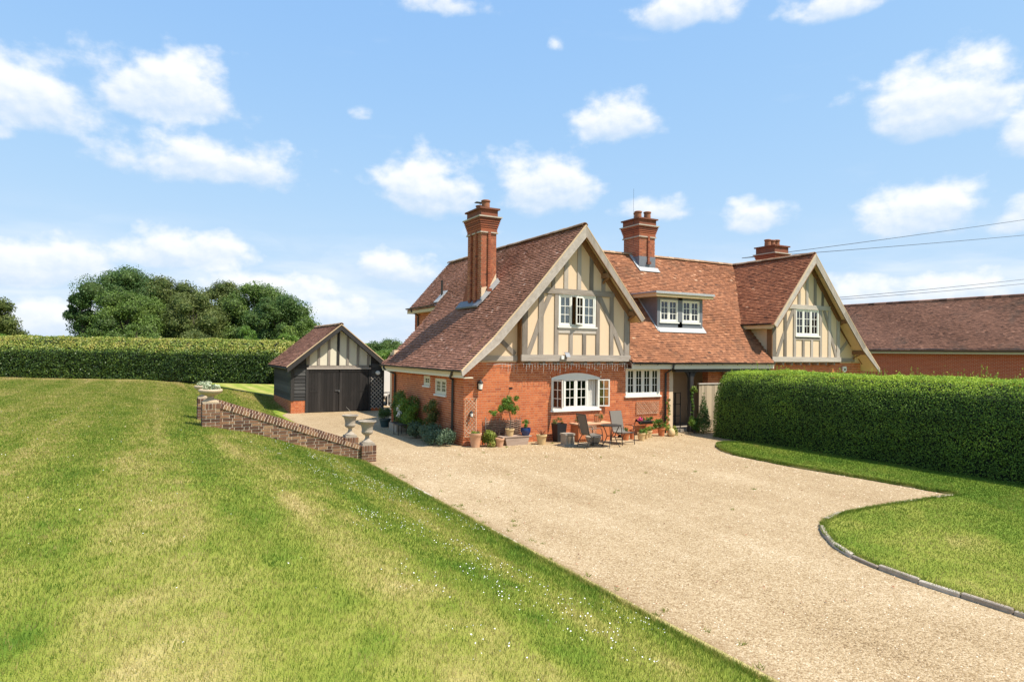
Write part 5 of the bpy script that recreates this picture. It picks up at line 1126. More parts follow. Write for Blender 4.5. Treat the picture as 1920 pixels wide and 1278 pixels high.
# its end facing the porch
n = 18000; X_ = rng.uniform(18.5, 20.6, n); Z_ = rng.uniform(0, 2.5, n)
topz = np.interp(X_, [18.45, 18.51, 18.59, 18.83, 19.17, 19.75, 20.45, 20.65], [0.2, .9, 1.55, 2.14, 2.44, 2.52, 2.48, 1.9]); k = Z_ < topz; X_, Z_ = X_[k], Z_[k]
P = np.stack([X_, 17.75+.06*(fbm(X_*2, Z_*2, 3)-.5)+rng.normal(0, .03, len(X_)), Z_], 1)
hr = bpy.data.objects['clipped_hedge']
Ps = []; Ns = []
for _ in range(420):                              # stray shoots standing out of the clipped top
    yy = random.uniform(-1, 17.6); oo = random.uniform(.3, 2.0); hh = float(np.interp(oo, [.14, .38, .72, 1.3, 2.0], [1.55, 2.14, 2.44, 2.52, 2.48])); L_ = random.expovariate(1/.07)+.02; a_ = random.uniform(-.4, .4)
    for k_ in range(int(3+L_*40)):
        f_ = k_/(3+L_*40); Ps.append((18.45+oo+a_*L_*f_, yy+random.uniform(-.015, .015), .02+hh+L_*f_)); Ns.append((random.uniform(-1, 1), random.uniform(-1, 1), .6))
Ps = np.array(Ps); link('shoots', leaf_mesh('shoots', Ps-V3(18.45, 17.75, .02), np.array(Ns), .045, .75+rng.normal(0, .15, len(Ps)), .5, .5), lf_hedge, hr, kind='stuff'); link('foliage', leaf_mesh('foliage', P-V3(18.45, 17.75, .02), np.tile([0., 1, 0], (len(P), 1)), .047, .45+rng.normal(0, .15, len(P)), .75, .6), lf_hedge, hr)
# left hedge beyond the lawn, running from the far left to the back of the garage
LH = [(15.5, 31.5+4, 1.0), (7.9, 37.9+1.4, 1.15), (5.73, 37.6+1.2, 1.22), (2.4*K, 39.0*K, 1.25), (-.95, 43.8, 1.26), (-4.5, 46.2, 1.28), (-7.8, 47.9, 1.30), (-14, 51.2, 1.35), (-24, 56, 1.4)]
hedge('beech_hedge', 'long clipped hedge with sunlit yellowish crown at the end of the lawn', LH[:0:-1], [(0, 0), (.03, .9), (.08, 1.55), (.35, 1.85), (1.1, 2.36), (1.8, 2.45), (2.2, 1.9), (2.2, 0)], 110000, .1, lf_beech, lambda s, h, N: .28+.55*clamp01((h-1.45)/.4), bump=.1)  # sunlit look of the crown is put into the leaf tint

# ------------------------------------------------------------------ trees
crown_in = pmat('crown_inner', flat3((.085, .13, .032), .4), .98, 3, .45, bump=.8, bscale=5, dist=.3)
def tree(name, label, x, y, z0, top, w, mat, n, leaf, nb=26, trunk=.25, low=.12, group=None, seed=0, lean=(0, 0)):
    rg = random.Random(seed); t = empty(name, (x, y, z0), label=label, cat='tree' if 'bush' not in name else 'bush', group=group); H_ = top-z0; w = w*1.1; rx = w/2; blobs = []; nb = int(nb*1.8); n = int(n*2.0); leaf = leaf*.8
    for k in range(nb):
        a = rg.uniform(0, 2*math.pi); q = rg.random(); f = low+(1-low)*(k+.5)/nb; prof_ = math.sin(math.pi*min(1, .22+.72*f))**.75; rad = rx*prof_*math.sqrt(rg.uniform(.1, 1.15))
        r_ = (.13+.17*rg.random()**1.5)*w*(1.1-.4*f); zc = H_*f*.92; zc = min(zc, H_-r_*.85)
        blobs.append(((math.cos(a)*rad+lean[0]*f, math.sin(a)*rad+lean[1]*f, max(r_*.5, zc)), r_))
    P, N, T = blob_leaves(blobs, n, .5, .85, .12, .17); T = .52+(T-.5)*.8; k_ = rng.random(len(P)) < .05; P[k_] += N[k_]*rng.uniform(.05, .35, (k_.sum(), 1))*w*.12
    link('crown', leaf_mesh('crown', P, N, leaf, T, .7, .62), mat, t)
    bmc = bmesh.new()
    for c, r_ in blobs: bmesh.ops.create_icosphere(bmc, subdivisions=2, radius=r_*.6, matrix=Matrix.Translation(c) @ Matrix.Diagonal((1, 1, .8, 1)))
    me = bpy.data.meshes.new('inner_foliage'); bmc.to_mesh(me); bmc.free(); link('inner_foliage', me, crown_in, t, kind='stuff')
    m_ = MB(); m_.tube([(0, 0, -.6), (.05*w, 0, H_*.25), (lean[0]*.4, lean[1]*.4, H_*.55), (lean[0]*.7, lean[1]*.7, H_*.8)], [trunk, trunk*.8, trunk*.5, trunk*.15], 8)
    for c, r_ in rg.sample(blobs, min(9, len(blobs))):
        f = min(.7, max(.15, c[2]/H_-.2)); s_ = V3(lean[0]*f*.6, lean[1]*f*.6, H_*f*.8); m_.tube([s_, (s_+V3(c))/2+V3(0, 0, .1*r_), V3(c)], [trunk*.4, trunk*.25, trunk*.08], 6)
    m_.build('trunk', bark, t)
    return t
TG = 'trees behind the left hedge'
tree('ash_tree', 'tallest dark green tree at the left end of the clump', -3.1, 91.4, .9, 12.9, 9.0, lf_dark, 26000, .26, 34, .35, .1, TG, 1)
o = tree('tree_shoot', 'thin leafy side branch sticking out left of the tallest tree', -7.0, 90.0, .9, 9.9, 2.8, lf_dark, 2600, .26, 9, .16, .62, TG, 2, (-.6, .3))
tree('oak_tree', 'lighter green tree standing in front of the tallest tree', -2.6, 82.0, .9, 9.4, 6.4, lf_mid, 17000, .24, 26, .3, .08, TG, 3)
tree('oak_tree', 'olive tree right of the tallest one in the clump', 1.8, 90.3, .9, 11.9, 7.4, lf_olive, 19000, .25, 28, .3, .1, TG, 4)
tree('hawthorn_tree', 'brownish olive rounded tree in the middle front of the clump', 3.9, 81.2, .9, 9.5, 6.2, lf_olive, 17000, .24, 26, .25, .06, TG, 5)
tree('oak_tree', 'dark tree with ragged top in the middle of the clump', 7.2, 89.6, .9, 12.0, 6.6, lf_olive, 17000, .25, 26, .3, .1, TG, 6)
tree('oak_tree', 'broad mid green tree towards the right of the clump', 10.7, 84.2, .9, 11.3, 7.4, lf_mid, 20000, .25, 30, .3, .08, TG, 7)
tree('ash_tree', 'deep green tree forming the right end of the clump', 12.6, 78.4, .9, 9.6, 6.6, lf_dark, 18000, .24, 28, .28, .05, TG, 8)
tree('elder_tree', 'low tree sloping down beside the garage ridge', 14.6, 75.0, .9, 7.0, 4.4, lf_mid, 9000, .22, 18, .2, .05, TG, 9)
tree('oak_tree', 'mid green tree filling the gap behind the clump', -.4, 86.0, .9, 9.2, 6.0, lf_mid, 14000, .24, 22, .25, .05, TG, 10)
tree('leafy_bush', 'small bright green bush peeping over the hedge before the clump', 8.0, 71.0, 1, 5.5, 3.0, lf_bright, 5000, .18, 14, .12, .05, 'bushes behind the left hedge', 11)
tree('leafy_bush', 'low bright bush beside the garage roof', 12.1, 68.7, 1, 4.75, 2.8, lf_bright, 4500, .18, 12, .12, .05, 'bushes behind the left hedge', 12)
tree('leafy_bush', 'olive bush low in the middle behind the hedge', 3.8, 73.3, 1, 5.0, 3.8, lf_olive, 5500, .18, 14, .12, .05, 'bushes behind the left hedge', 13)
tree('leafy_bush', 'rounded green bush low at the left of the clump', -1.4, 74.5, 1, 5.6, 3.6, lf_mid, 5500, .18, 14, .12, .05, 'bushes behind the left hedge', 16)
tree('oak_tree', 'dark tree cut off by the left edge of the picture', -15.6, 88.3, .9, 8.9, 5.2, lf_olive, 13000, .25, 26, .3, .06, None, 14)
tree('leafy_bush', 'low light green bush at the far left behind the hedge', -13.6, 80.2, 1, 4.5, 3.2, lf_bright, 6000, .2, 14, .12, .05, None, 15)
FG = 'far trees between garage and cottage'
for i, (lab, x, y, top, w, mt) in enumerate((('far dark treetop highest in the gap beside the garage', 45, 146.5, 5.2, 7, lf_dark), ('far dark tree right of the highest treetop in the gap', 61, 183.4, 6.7, 10, lf_dark), ('far dark tree nearest the cottage roof', 57.2, 162.6, 4.6, 9, lf_mid), ('far mid green tree just behind the garage roof', 40.1, 137.8, 4.4, 6.5, lf_mid), ('far light green tree lowest in the gap', 40.7, 126, 3.3, 7, lf_bright), ('far light tree lower right in the gap by the eave', 46, 128, 2.4, 7, lf_bright))):
    tree('distant_tree', lab, x, y, -4.6, top, w, mt, 5000, .4, 20, .3, .02, FG, 40+i)

# ------------------------------------------------------------------ pots and plants by the house
def pot(m_, c, r, h, rim=True, belly=0., n=20):
    prof_ = [(r*.68, 0), (r*(.82+belly), h*.45), (r*(.93+belly*.6), h*.8)]
    prof_ += [(r, h*.84), (r, h), (r*.86, h), (r*.84, h*.88), (.02, h*.88)] if rim else [(r, h), (r*.9, h), (r*.88, h*.9), (.02, h*.9)]
    return m_.lathe(c, prof_, n)
def potted(name, loc, r, h, mat, label, cat='plant pot', plant=None, belly=0., group=None):
    """plant: list of (material, [(centre, radius)...], leaves, leaf size)"""
    t = empty(name, loc, label=label, cat=cat, group=group); m_ = MB(); pot(m_, (0, 0, 0), r, h, True, belly); smooth_by_angle(m_.build('pot', mat, t))
    m_ = MB(); m_.lathe((0, 0, h*.88), [(r*.84, 0), (.01, .01)], 14); m_.build('soil', soil, t)
    for mt, bl, nl, ls in plant or ():
        P, N, T = blob_leaves([((c[0], c[1], c[2]+h), q) for c, q in bl], nl, .3); link('plant', leaf_mesh('plant', P, N, ls, T, .9, .5), mt, t)
    return t
def shrub(name, loc, blobs, n, ls, mat, label, cat='shrub', stems=3, group=None):
    t = empty(name, loc, label=label, cat=cat, group=group); P, N, T = blob_leaves(blobs, n, .45); link('foliage', leaf_mesh('foliage', P, N, ls, T, .85, .5), mat, t)
    m_ = MB()
    for c, r_ in blobs[:max(stems, 1)]: m_.tube([(c[0]*.2, c[1]*.2, 0), (c[0]*.7, c[1]*.7, c[2]*.6), c], [.014, .01, .005], 5)
    m_.build('stem', bark, t); return t
def rb(cx, cy, cz, sx, sy, sz, r0, r1, n, sd=1):
    g_ = random.Random(sd); return [((cx+g_.uniform(-sx, sx), cy+g_.uniform(-sy, sy), cz+g_.uniform(-sz, sz)), g_.uniform(r0, r1)) for _ in range(n)]
P0 = lambda x, y: (x*K, min(y*K, 19.28), .0)
potted('terracotta_pot', (9.28, 19.2, 0), .21, .46, terra, 'large tapered terracotta pot at the corner of the cottage', plant=[(lf_yel, rb(0, 0, .0, .1, .1, .02, .05, .08, 5), 260, .05)])
shrub('variegated_shrub', (9.72, 19.1, 0), rb(0, 0, .28, .16, .12, .16, .1, .17, 11, 3), 2600, .06, lf_yel, 'low yellow variegated shrub between two terracotta pots')
potted('terracotta_pot', (10.04, 18.95, 0), .165, .28, terra, 'small empty terracotta pot beside the wooden trough')
# wooden trough on which pots stand
tb = empty('wooden_trough', (10.75, 19.0, 0), label='weathered wooden trough with shelf under potted plants', cat='trough')
m_ = MB(); m_.prism([(-.4, 0, .0), (.4, 0, .0), (.46, 0, .27), (-.46, 0, .27)], (0, .04, 0)); m_.build('front_board', woodgrey, tb)
m_ = MB(); m_.prism([(-.4, .3, .0), (.4, .3, .0), (.46, .3, .27), (-.46, .3, .27)], (0, .04, 0)); m_.build('back_board', woodgrey, tb)
for s_ in (-1, 1): m_ = MB(); m_.prism([(s_*.40, .04, 0), (s_*.46, .04, .27), (s_*.46, .3, .27), (s_*.40, .3, 0)], (-s_*.03, 0, 0)); m_.build('end_board', woodgrey, tb)
m_ = MB(); m_.box(-.58, .55, -.02, .36, .272, .30); m_.build('shelf', woodgrey, tb)
# small tree trained to one side, in a yellow pot
tt_ = potted('potted_acer', (10.55, 19.18, .30), .155, .24, terra_y, 'small tree in a yellow pot with foliage trained to the left', cat='potted tree')
m_ = MB(); m_.tube([(0, 0, .2), (.03, 0, .5), (-.02, 0, .78), (-.1, 0, .98), (-.05, 0, 1.2)], [.022, .018, .015, .012, .006], 7); m_.tube([(-.02, 0, .78), (-.3, -.02, .82), (-.55, -.02, .76)], [.012, .009, .004], 6); m_.build('trunk', bark, tt_)
bl = rb(-.05, 0, 1.12, .24, .1, .2, .09, .15, 12, 7)+rb(-.25, 0, .93, .14, .08, .06, .07, .11, 5, 8)+rb(-.6, 0, .80, .16, .05, .05, .05, .08, 6, 9)+rb(.12, 0, .85, .1, .08, .12, .07, .11, 5, 10)
P, N, T = blob_leaves(bl, 4200, .4); link('foliage', leaf_mesh('foliage', P, N, .05, T, .85, .5), lf_bright, tt_)
potted('blue_pot', (11.12, 19.1, .302), .17, .26, blue_glaze, 'glossy dark blue pot with green plant on the trough', belly=.16, plant=[(lf_bright, rb(.02, 0, .14, .09, .08, .09, .05, .08, 7, 11), 500, .05)])
# woven hurdle behind the trough
hu = empty('wicker_hurdle', (10.5, 19.5, .2), label='brown woven wicker hurdle against the brick wall behind trough', cat='hurdle')
for k in range(9):
    m_ = MB(); m_.tube([(-.65+k*.16, 0, -.2), (-.65+k*.16, 0, .68)], .012, 6); m_.build('stake', wicker, hu)
for r_ in range(17):
    m_ = MB(); m_.tube([(-.7+.08*i, (.02 if (i+r_*2) % 4 < 2 else -.02), .0+r_*.037+random.uniform(-.005, .005)) for i in range(18)], .014, 5, random.random()); m_.build('weaver', wicker, hu)
m_ = MB(); m_.tube([(-.72, -.03, -.2), (-.72, -.03, .72)], .022, 6); m_.build('end_post', woodgrey, hu)
po = potted('terracotta_pot', (11.6, 18.85, 0), .185, .33, terra_y, 'buff terracotta pot with russet spiky plant left of main window')
m_ = MB()
for k in range(16):
    a = 2*math.pi*k/16+random.uniform(-.2, .2); l_ = random.uniform(.2, .36); m_.tube([(0, 0, .28), (math.cos(a)*l_*.4, math.sin(a)*l_*.4, .28+l_*.6), (math.cos(a)*l_*.75, math.sin(a)*l_*.75, .28+l_*.85)], [.007, .008, .001], 4, random.random())
m_.build('spikes', lf_red, po)
potted('terracotta_pot', (11.88, 19.2, 0), .13, .27, terra_o, 'narrow orange pot tucked behind the buff spiky one')
t = empty('tall_planter', (12.5, 19.15, 0), label='tall black tapered planter under left end of main window', cat='planter')
m_ = MB(); m_.prism([(-.15, -.15, 0), (.15, -.15, 0), (.15, .15, 0), (-.15, .15, 0)], (0, 0, .02)); vs = [(-.15, -.15, 0), (.15, -.15, 0), (.15, .15, 0), (-.15, .15, 0), (-.2, -.2, .64), (.2, -.2, .64), (.2, .2, .64), (-.2, .2, .64), (-.18, -.18, .64), (.18, -.18, .64), (.18, .18, .64), (-.18, .18, .64), (-.17, -.17, .56), (.17, -.17, .56), (.17, .17, .56), (-.17, .17, .56)]
m_.add(vs, [(0, 1, 5, 4), (1, 2, 6, 5), (2, 3, 7, 6), (3, 0, 4, 7), (4, 5, 9, 8), (5, 6, 10, 9), (6, 7, 11, 10), (7, 4, 8, 11), (8, 9, 13, 12), (9, 10, 14, 13), (10, 11, 15, 14), (11, 8, 12, 15)]); m_.build('planter_body', black_plastic, t)
m_ = MB(); m_.box(-.17, .17, -.17, .17, .5, .56); m_.build('soil', soil, t)
P, N, T = blob_leaves(rb(0, 0, .75, .2, .1, .12, .05, .09, 9, 12), 420, .3); link('plant', leaf_mesh('plant', P, N, .05, T, .9, .4), lf_olive, t)
t = empty('stone_pedestal', (12.22, 18.2, 0), label='square carved stone pedestal standing on a slab', cat='pedestal')
m_ = MB(); m_.box(-.26, .26, -.2, .2, 0, .05); m_.build('slab', stone, t)
m_ = MB(); m_.box(-.17, -.1, -.16, .16, .05, .36); m_.box(.1, .17, -.16, .16, .05, .36); m_.box(-.1, .1, -.11, .13, .05, .36); m_.box(-.19, .19, -.18, .18, .36, .42); m_.build('pedestal_body', stone, t)
m_ = MB(); m_.lathe((0, -.11, .06), [(.055, 0), (.04, .05), (.05, .12), (.075, .22), (.08, .28)], 12); m_.build('relief_vase', stone_y, t)
t = empty('orange_planter', (13.75, 19.0, 0), label='long orange terracotta box planter below the main window', cat='planter')
m_ = MB(); m_.prism([(-.72, -.28, 0), (.72, -.28, 0), (.72, .22, 0), (-.72, .22, 0)], (0, 0, .58)); m_.build('planter_body', terra_o, t)
m_ = MB(); m_.box(-.77, .77, -.33, .27, .582, .63); m_.build('planter_lid', terra, t)
P, N, T = blob_leaves(rb(-.35, .12, .78, .2, .05, .1, .05, .09, 6, 13), 340, .3); link('plant', leaf_mesh('plant', P, N, .05, T, .9, .4), lf_olive, t); P, N, T = blob_leaves(rb(.6, .1, .78, .12, .05, .1, .05, .09, 5, 14), 260, .3); link('plant', leaf_mesh('plant', P, N, .05, T, .9, .4), lf_olive, t)
t = empty('lantern', (14.05, 19.0, .63), label='small dark red lantern on the orange planter', cat='lantern')
m_ = MB(); m_.box(-.09, .09, -.07, .07, 0, .03); m_.box(-.09, .09, -.07, .07, .22, .25)
for a in (-.08, .08):
    for b_ in (-.06, .06): m_.box(a-.01, a+.01, b_-.01, b_+.01, .03, .22)
m_.prism([(-.09, -.07, .25), (.09, -.07, .25), (0, -.07, .31)], (0, .14, 0)); m_.build('lantern_frame', oak_b, t)
t = empty('stone_trough', (13.25, 18.15, 0), label='rough stone bowl with plants behind the patio chair', cat='planter')
m_ = MB(); m_.lathe((0, 0, 0), [(.17, 0), (.24, .12), (.28, .26), (.25, .28), (.22, .22), (.02, .2)], 12); m_.build('bowl', stone, t)
lattice('small_trellis', trellis_m, (13.1, 18.5, .28), (1, 0, 0), .5, .3, .09, .016, (0, -1, 0), 'small lattice offcut leaning behind the stone bowl')
t = empty('flat_stones', (12.75, 18.0, 0), label='flat broken stone slab lying on the gravel', cat='stone'); m_ = MB(); m_.prism([(-.25, -.12, 0), (.1, -.16, 0), (.26, -.02, 0), (.12, .16, 0), (-.2, .12, 0)], (.03, 0, .08)); m_.build('slab', stone_y, t)
# patio set
def chair(loc, rz, label):
    t = empty('patio_chair', loc, rz=rz, label=label, cat='chair', group='two patio chairs by the table'); w = .27
    for s_ in (-1, 1):                            # continuous side frame: front leg, arm, back post, rear leg
        m_ = MB(); x = s_*w
        m_.tube([(x, -.30, 0), (x, -.27, .42), (x, -.24, .60), (x, -.18, .645), (x, .1, .645), (x, .2, .63)], .0135, 7); m_.build('arm', dark_metal, t)
        m_ = MB(); m_.tube([(x*.96, -.27, .40), (x*.96, .18, .385), (x*.96, .26, .45), (x*.96, .34, .8), (x*.96, .42, 1.1)], .0135, 7); m_.build('back_post', dark_metal, t)
        m_ = MB(); m_.tube([(x, .16, .39), (x, .3, .2), (x, .36, 0)], .0135, 7); m_.build('leg', dark_metal, t)
    m_ = MB(); pts = [(-.27, .415), (.05, .40), (.17, .40), (.235, .46), (.32, .8), (.40, 1.1)]
    for (y0, z0), (y1, z1) in zip(pts, pts[1:]): m_.obox((-w*.93, y0, z0), (2*w*.93, 0, 0), (0, y1-y0, z1-z0), (0, -.006, .012), .5)
    m_.build('sling', sling, t)
    for y, z in ((-.28, .40), (.42, 1.1), (.33, .1), (-.295, .1)): m_ = MB(); m_.tube([(-w, y, z), (w, y, z)], .011, 6); m_.build('crossbar', dark_metal, t)
chair((12.75, 17.6, 0), R(90), 'patio chair seen from the side left of the round table')
chair((14.2, 17.75, 0), R(2), 'patio chair facing the camera with its back to the wall')
t = empty('patio_table', (13.42, 17.4, 0), label='small round dark metal patio table between two chairs', cat='table')
m_ = MB(); m_.lathe((0, 0, .70), [(.35, 0), (.36, .008), (.36, .022), (.345, .028), (.01, .028)], 28); smooth_by_angle(m_.build('table_top', dark_metal, t))
for k in range(4):
    a = R(45+90*k); c_, s_ = math.cos(a), math.sin(a); m_ = MB(); m_.tube([(c_*.27, s_*.27, .70), (c_*.2, s_*.2, .55), (c_*.13, s_*.13, .36), (c_*.2, s_*.2, .16), (c_*.31, s_*.31, 0)], .015, 7); m_.build('leg', dark_metal, t)
m_ = MB(); m_.tube([(.14*math.cos(R(20*k)), .14*math.sin(R(20*k)), .36) for k in range(19)], .009, 6, cap=False); m_.build('ring', dark_metal, t)
# row of pots below the right-hand window
t = empty('silver_ball_pot', (15.2, 19.15, 0), label='round shiny silver pot beside the patio chair', cat='pot'); m_ = MB(); m_.lathe((0, 0, .08), [(.05, 0), (.13, .05), (.17, .15), (.16, .24), (.1, .3), (.11, .32), (.09, .32)], 20); smooth_by_angle(m_.build('pot', silver, t)); m_ = MB(); m_.lathe((0, 0, 0), [(.1, 0), (.09, .06), (.06, .085)], 12); m_.build('stand', black_plastic, t)
potted('terracotta_pot', (14.95, 18.55, 0), .17, .3, terra_o, 'orange pot with small green plant behind the chair legs', plant=[(lf_mid, rb(0, 0, .06, .1, .1, .04, .04, .07, 6, 21), 320, .05)])
potted('terracotta_pot', (15.3, 18.6, 0), .1, .36, terra_o, 'narrow upright orange pot next to the chair')
potted('terracotta_pot', (15.36, 18.15, 0), .15, .28, terra_y, 'buff pot with bushy green plant in front of pot row', plant=[(lf_bright, rb(0, 0, .05, .14, .1, .03, .05, .08, 8, 22), 520, .045)])
potted('terracotta_pot', (15.82, 18.45, 0), .1, .22, terra_y, 'smallest buff pot in the row by the wall')
potted('terracotta_pot', (16.2, 18.75, 0), .15, .25, terra_y, 'buff pot overflowing with yellow green leaves', plant=[(lf_yel, rb(.0, 0, .06, .2, .14, .05, .06, .1, 9, 23), 700, .05)])
potted('terracotta_pot', (16.92, 18.85, 0), .15, .3, terra_o, 'bright orange terracotta pot with tall leafy plant at row end', plant=[(lf_bright, rb(-.1, 0, .16, .25, .14, .12, .07, .11, 10, 24), 1000, .055)])
shrub('yellow_shrub', (17.35, 18.75, 0), rb(0, 0, .2, .26, .14, .13, .08, .13, 9, 25), 1300, .055, lf_yel, 'low yellow green shrub beside the orange pot near porch')
t = empty('rounded_stone', (17.2, 18.6, 0), label='rounded sandy boulder beside the orange pot', cat='stone'); m_ = MB(); m_.lathe((0, 0, 0), [(.1, 0), (.14, .1), (.12, .22), (.06, .3), (.01, .32)], 10); smooth_by_angle(m_.build('boulder', terra_y, t), 70)
t = empty('wall_trough', (16.55, 19.3, .55), label='dark hanging trough with plants low on the wall', cat='planter'); m_ = MB()
for k in range(8):
    a0, a1 = math.pi+math.pi*k/8, math.pi+math.pi*(k+1)/8; m_.obox((-.28, math.cos(a0)*.14, math.sin(a0)*.14), (.56, 0, 0), (0, math.cos(a1)*.14-math.cos(a0)*.14, math.sin(a1)*.14-math.sin(a0)*.14), (0, .008, .008))
m_.build('trough_body', black_plastic, t); P, N, T = blob_leaves(rb(0, 0, .05, .24, .06, .05, .05, .09, 9, 26), 600, .3); link('plant', leaf_mesh('plant', P, N, .05, T, .9, .5), lf_mid, t)
m_ = MB(); m_.box(-.3, -.28, .12, .26, -.05, .05); m_.box(.28, .3, .12, .26, -.05, .05); m_.build('bracket', black_plastic, t)
t = empty('pink_flower', (15.95, 18.9, 0), label='bright pink flower above the pots by the wall', cat='flower'); P, N, T = blob_leaves([((0, 0, .66), .09)], 90, .2); link('petals', leaf_mesh('petals', P, N, .06, T, .9, .7), petal_p, t); m_ = MB(); m_.tube([(0, 0, 0), (.02, 0, .35), (0, 0, .62)], .006, 5); m_.build('stem', lf_mid, t)
shrub('climber', (17.72, 19.4, 0), [((random.uniform(-.08, .08), -.03, .2+.11*k), .07) for k in range(11)], 520, .055, lf_bright, 'slim climbing plant growing up the downpipe by the porch', stems=1)
# lattice panels, lamps and fittings on the walls
lattice('wall_lattice', trellis_m, (16.27, YF-.02, .70+.1), (1, 0, 0), 1.08, .46, .11, .015, (0, -1, 0), 'rectangular wooden lattice panel under the right-hand window')
lattice('corner_trellis', trellis_m, (9.03, YF-.02, .3), (1, 0, 0), .42, 1.28, .13, .018, (0, -1, 0), 'tall wooden lattice panel at the corner of the brick wall')
def lantern_wall(loc, label, s_=1.):
    t = empty('wall_lantern', loc, label=label, cat='lamp'); m_ = MB(); m_.box(-.05*s_, .05*s_, -.02, 0, -.12*s_, .12*s_); m_.tube([(0, -.01, .1*s_), (0, -.09*s_, .14*s_), (0, -.12*s_, .12*s_)], .01, 6); m_.build('lamp_bracket', black_plastic, t)
    m_ = MB(); m_.lathe((0, -.12*s_, -.12*s_), [(.03*s_, 0), (.055*s_, .02*s_), (.07*s_, .17*s_), (.03*s_, .19*s_)], 8); m_.build('lamp_glass', white, t)
    m_ = MB(); m_.lathe((0, -.12*s_, .07*s_), [(.085*s_, 0), (.075*s_, .03*s_), (.02*s_, .09*s_), (.008, .11*s_)], 10); m_.lathe((0, -.12*s_, -.15*s_), [(.03*s_, 0), (.06*s_, .03*s_)], 8); m_.build('lamp_hood', black_plastic, t)
lantern_wall((9.55, YF-.006, 1.99), 'black and clear wall lantern high on brick near the corner', 1.15)
lantern_wall((9.24, YF-.06, 1.05), 'small pale lantern hanging on the corner lattice', .7)
t = empty('garden_tap_bracket', (10.76, YF-.006, 1.88), label='small dark hanging basket hook on the brick wall', cat='hook'); m_ = MB(); m_.box(-.06, .06, -.012, 0, -.03, .03); m_.tube([(0, -.01, 0), (0, -.12, .03), (.02, -.16, -.02)], .01, 6); m_.build('hook', dark_metal, t)
t = empty('floodlight', (12.62, YP-.08, 2.98), label='small floodlight and sensor fixed on the oak beam', cat='lamp'); m_ = MB(); m_.box(-.06, .06, -.06, .02, -.1, .02); m_.build('lamp_base', white, t)
m_ = MB(); m_.prism([(.08, -.16, -.02), (.26, -.16, -.02), (.26, -.06, .12), (.08, -.06, .12)], (0, .05, .03)); m_.tube([(.17, 0, -.1), (.17, -.06, .02)], .02, 6); m_.build('lamp_head', lead, t)
t = empty('alarm_box', (28.9, YF-.03, 2.45), label='small white alarm box under the right gable eave', cat='box'); m_ = MB(); m_.prism([(-.13, 0, .14), (.13, 0, .14), (.13, 0, -.06), (0, 0, -.14), (-.13, 0, -.06)], (0, -.07, 0)); m_.build('box_cover', white, t); m_ = MB(); m_.box(-.05, .05, -.08, -.071, -.04, .05); m_.build('box_badge', dark_metal, t)
# icicle lights hung under the bressummer
t = empty('icicle_lights', (11.0, YP-.03, 2.75), label='string of unlit icicle lights hanging under the oak beam', cat='fairy lights'); m_ = MB(); rg = random.Random(9); x = -1.2; pth = []
while x < 4.65: pth.append((x, .02 if x > 0 else .27, -.02-.03*math.sin(x*5)*math.sin(x*5)-(.0 if x > 0 else .02))); x += .09
m_.tube(pth, .006, 4); m_.build('lead_wire', string_m, t)
for k in range(46):
    x = -.6+k*.115; l_ = rg.uniform(.1, .36); m_ = MB(); y_ = .02 if x > 0 else .27; m_.tube([(x, y_, -.03), (x+.01, y_-.01, -.03-l_*.5), (x-.005, y_, -.03-l_)], .0045, 4)
    for j in range(int(l_/.07)): m_.lathe((x+rg.uniform(-.012, .012), y_, -.06-j*.07), [(.003, 0), (.011, .01), (.003, .024)], 5)
    m_.build('drop', string_m, t)
# side wall bed
shrub('tall_shrub', (8.6, 24.55, 0), rb(0, 0, .85, .16, .38, .5, .18, .27, 18, 31), 5200, .075, lf_mid, 'tall green shrub against far end of the side wall')
shrub('lilac_shrub', (8.6, 23.5, 0), rb(0, 0, .75, .2, .5, .45, .18, .3, 15, 32), 4200, .075, lf_bright, 'leafy green shrub in the middle of the side wall bed')
shrub('climbing_shrub', (8.7, 21.5, 0), rb(0, 0, .8, .14, .26, .5, .14, .22, 12, 33), 2600, .07, lf_olive, 'upright olive shrub beneath the side window')
shrub('lavender_bush', (8.35, 20.9, 0), rb(0, 0, .3, .3, .4, .14, .16, .24, 12, 34), 3200, .06, lf_grey, 'low grey green lavender mound in middle of the side bed')
shrub('lavender_bush', (8.35, 19.95, 0), rb(0, 0, .28, .32, .3, .12, .16, .23, 12, 35), 3200, .06, lf_grey, 'low grey green lavender mound nearest the cottage corner')
shrub('lavender_bush', (8.3, 21.9, 0), rb(0, 0, .3, .22, .3, .14, .14, .22, 9, 36), 2200, .06, lf_grey, 'low grey green lavender mound farthest from cottage corner')
t = empty('white_hydrangea', (8.35, 24.0, 0), label='white flower heads on stems beside the side wall', cat='flower')
for k, (y, z) in enumerate(((0, .98), (.12, .86), (-.05, .72), (.1, .62))):
    P, N, T = blob_leaves([((0, y, z), .085)], 120, .5); link('flower_head', leaf_mesh('flower_head', P, N, .05, T, .9, .8), petal, t); m_ = MB(); m_.tube([(.1, y, 0), (.05, y, z*.6), (0, y, z)], .006, 5); m_.build('stem', lf_mid, t)
t = empty('stone_sink', (8.4, 24.35, 0), label='pale rectangular stone trough beside the side wall', cat='planter'); m_ = MB(); m_.box(-.2, .2, -.45, .45, 0, .3); o = m_.build('trough_body', stone, t); m_ = MB(); m_.box(-.16, .16, -.4, .4, .3, .31); m_.build('soil', soil, t)
t = empty('iron_stool', (8.1, 23.2, 0), label='low dark iron plant stand in front of the side bed', cat='plant stand'); m_ = MB(); m_.box(-.18, .18, -.3, .3, .36, .39); m_.build('stand_top', dark_metal, t)
for a in (-.15, .15):
    for b_ in (-.26, .26): m_ = MB(); m_.tube([(a, b_, 0), (a, b_, .36)], .014, 6); m_.build('leg', dark_metal, t)
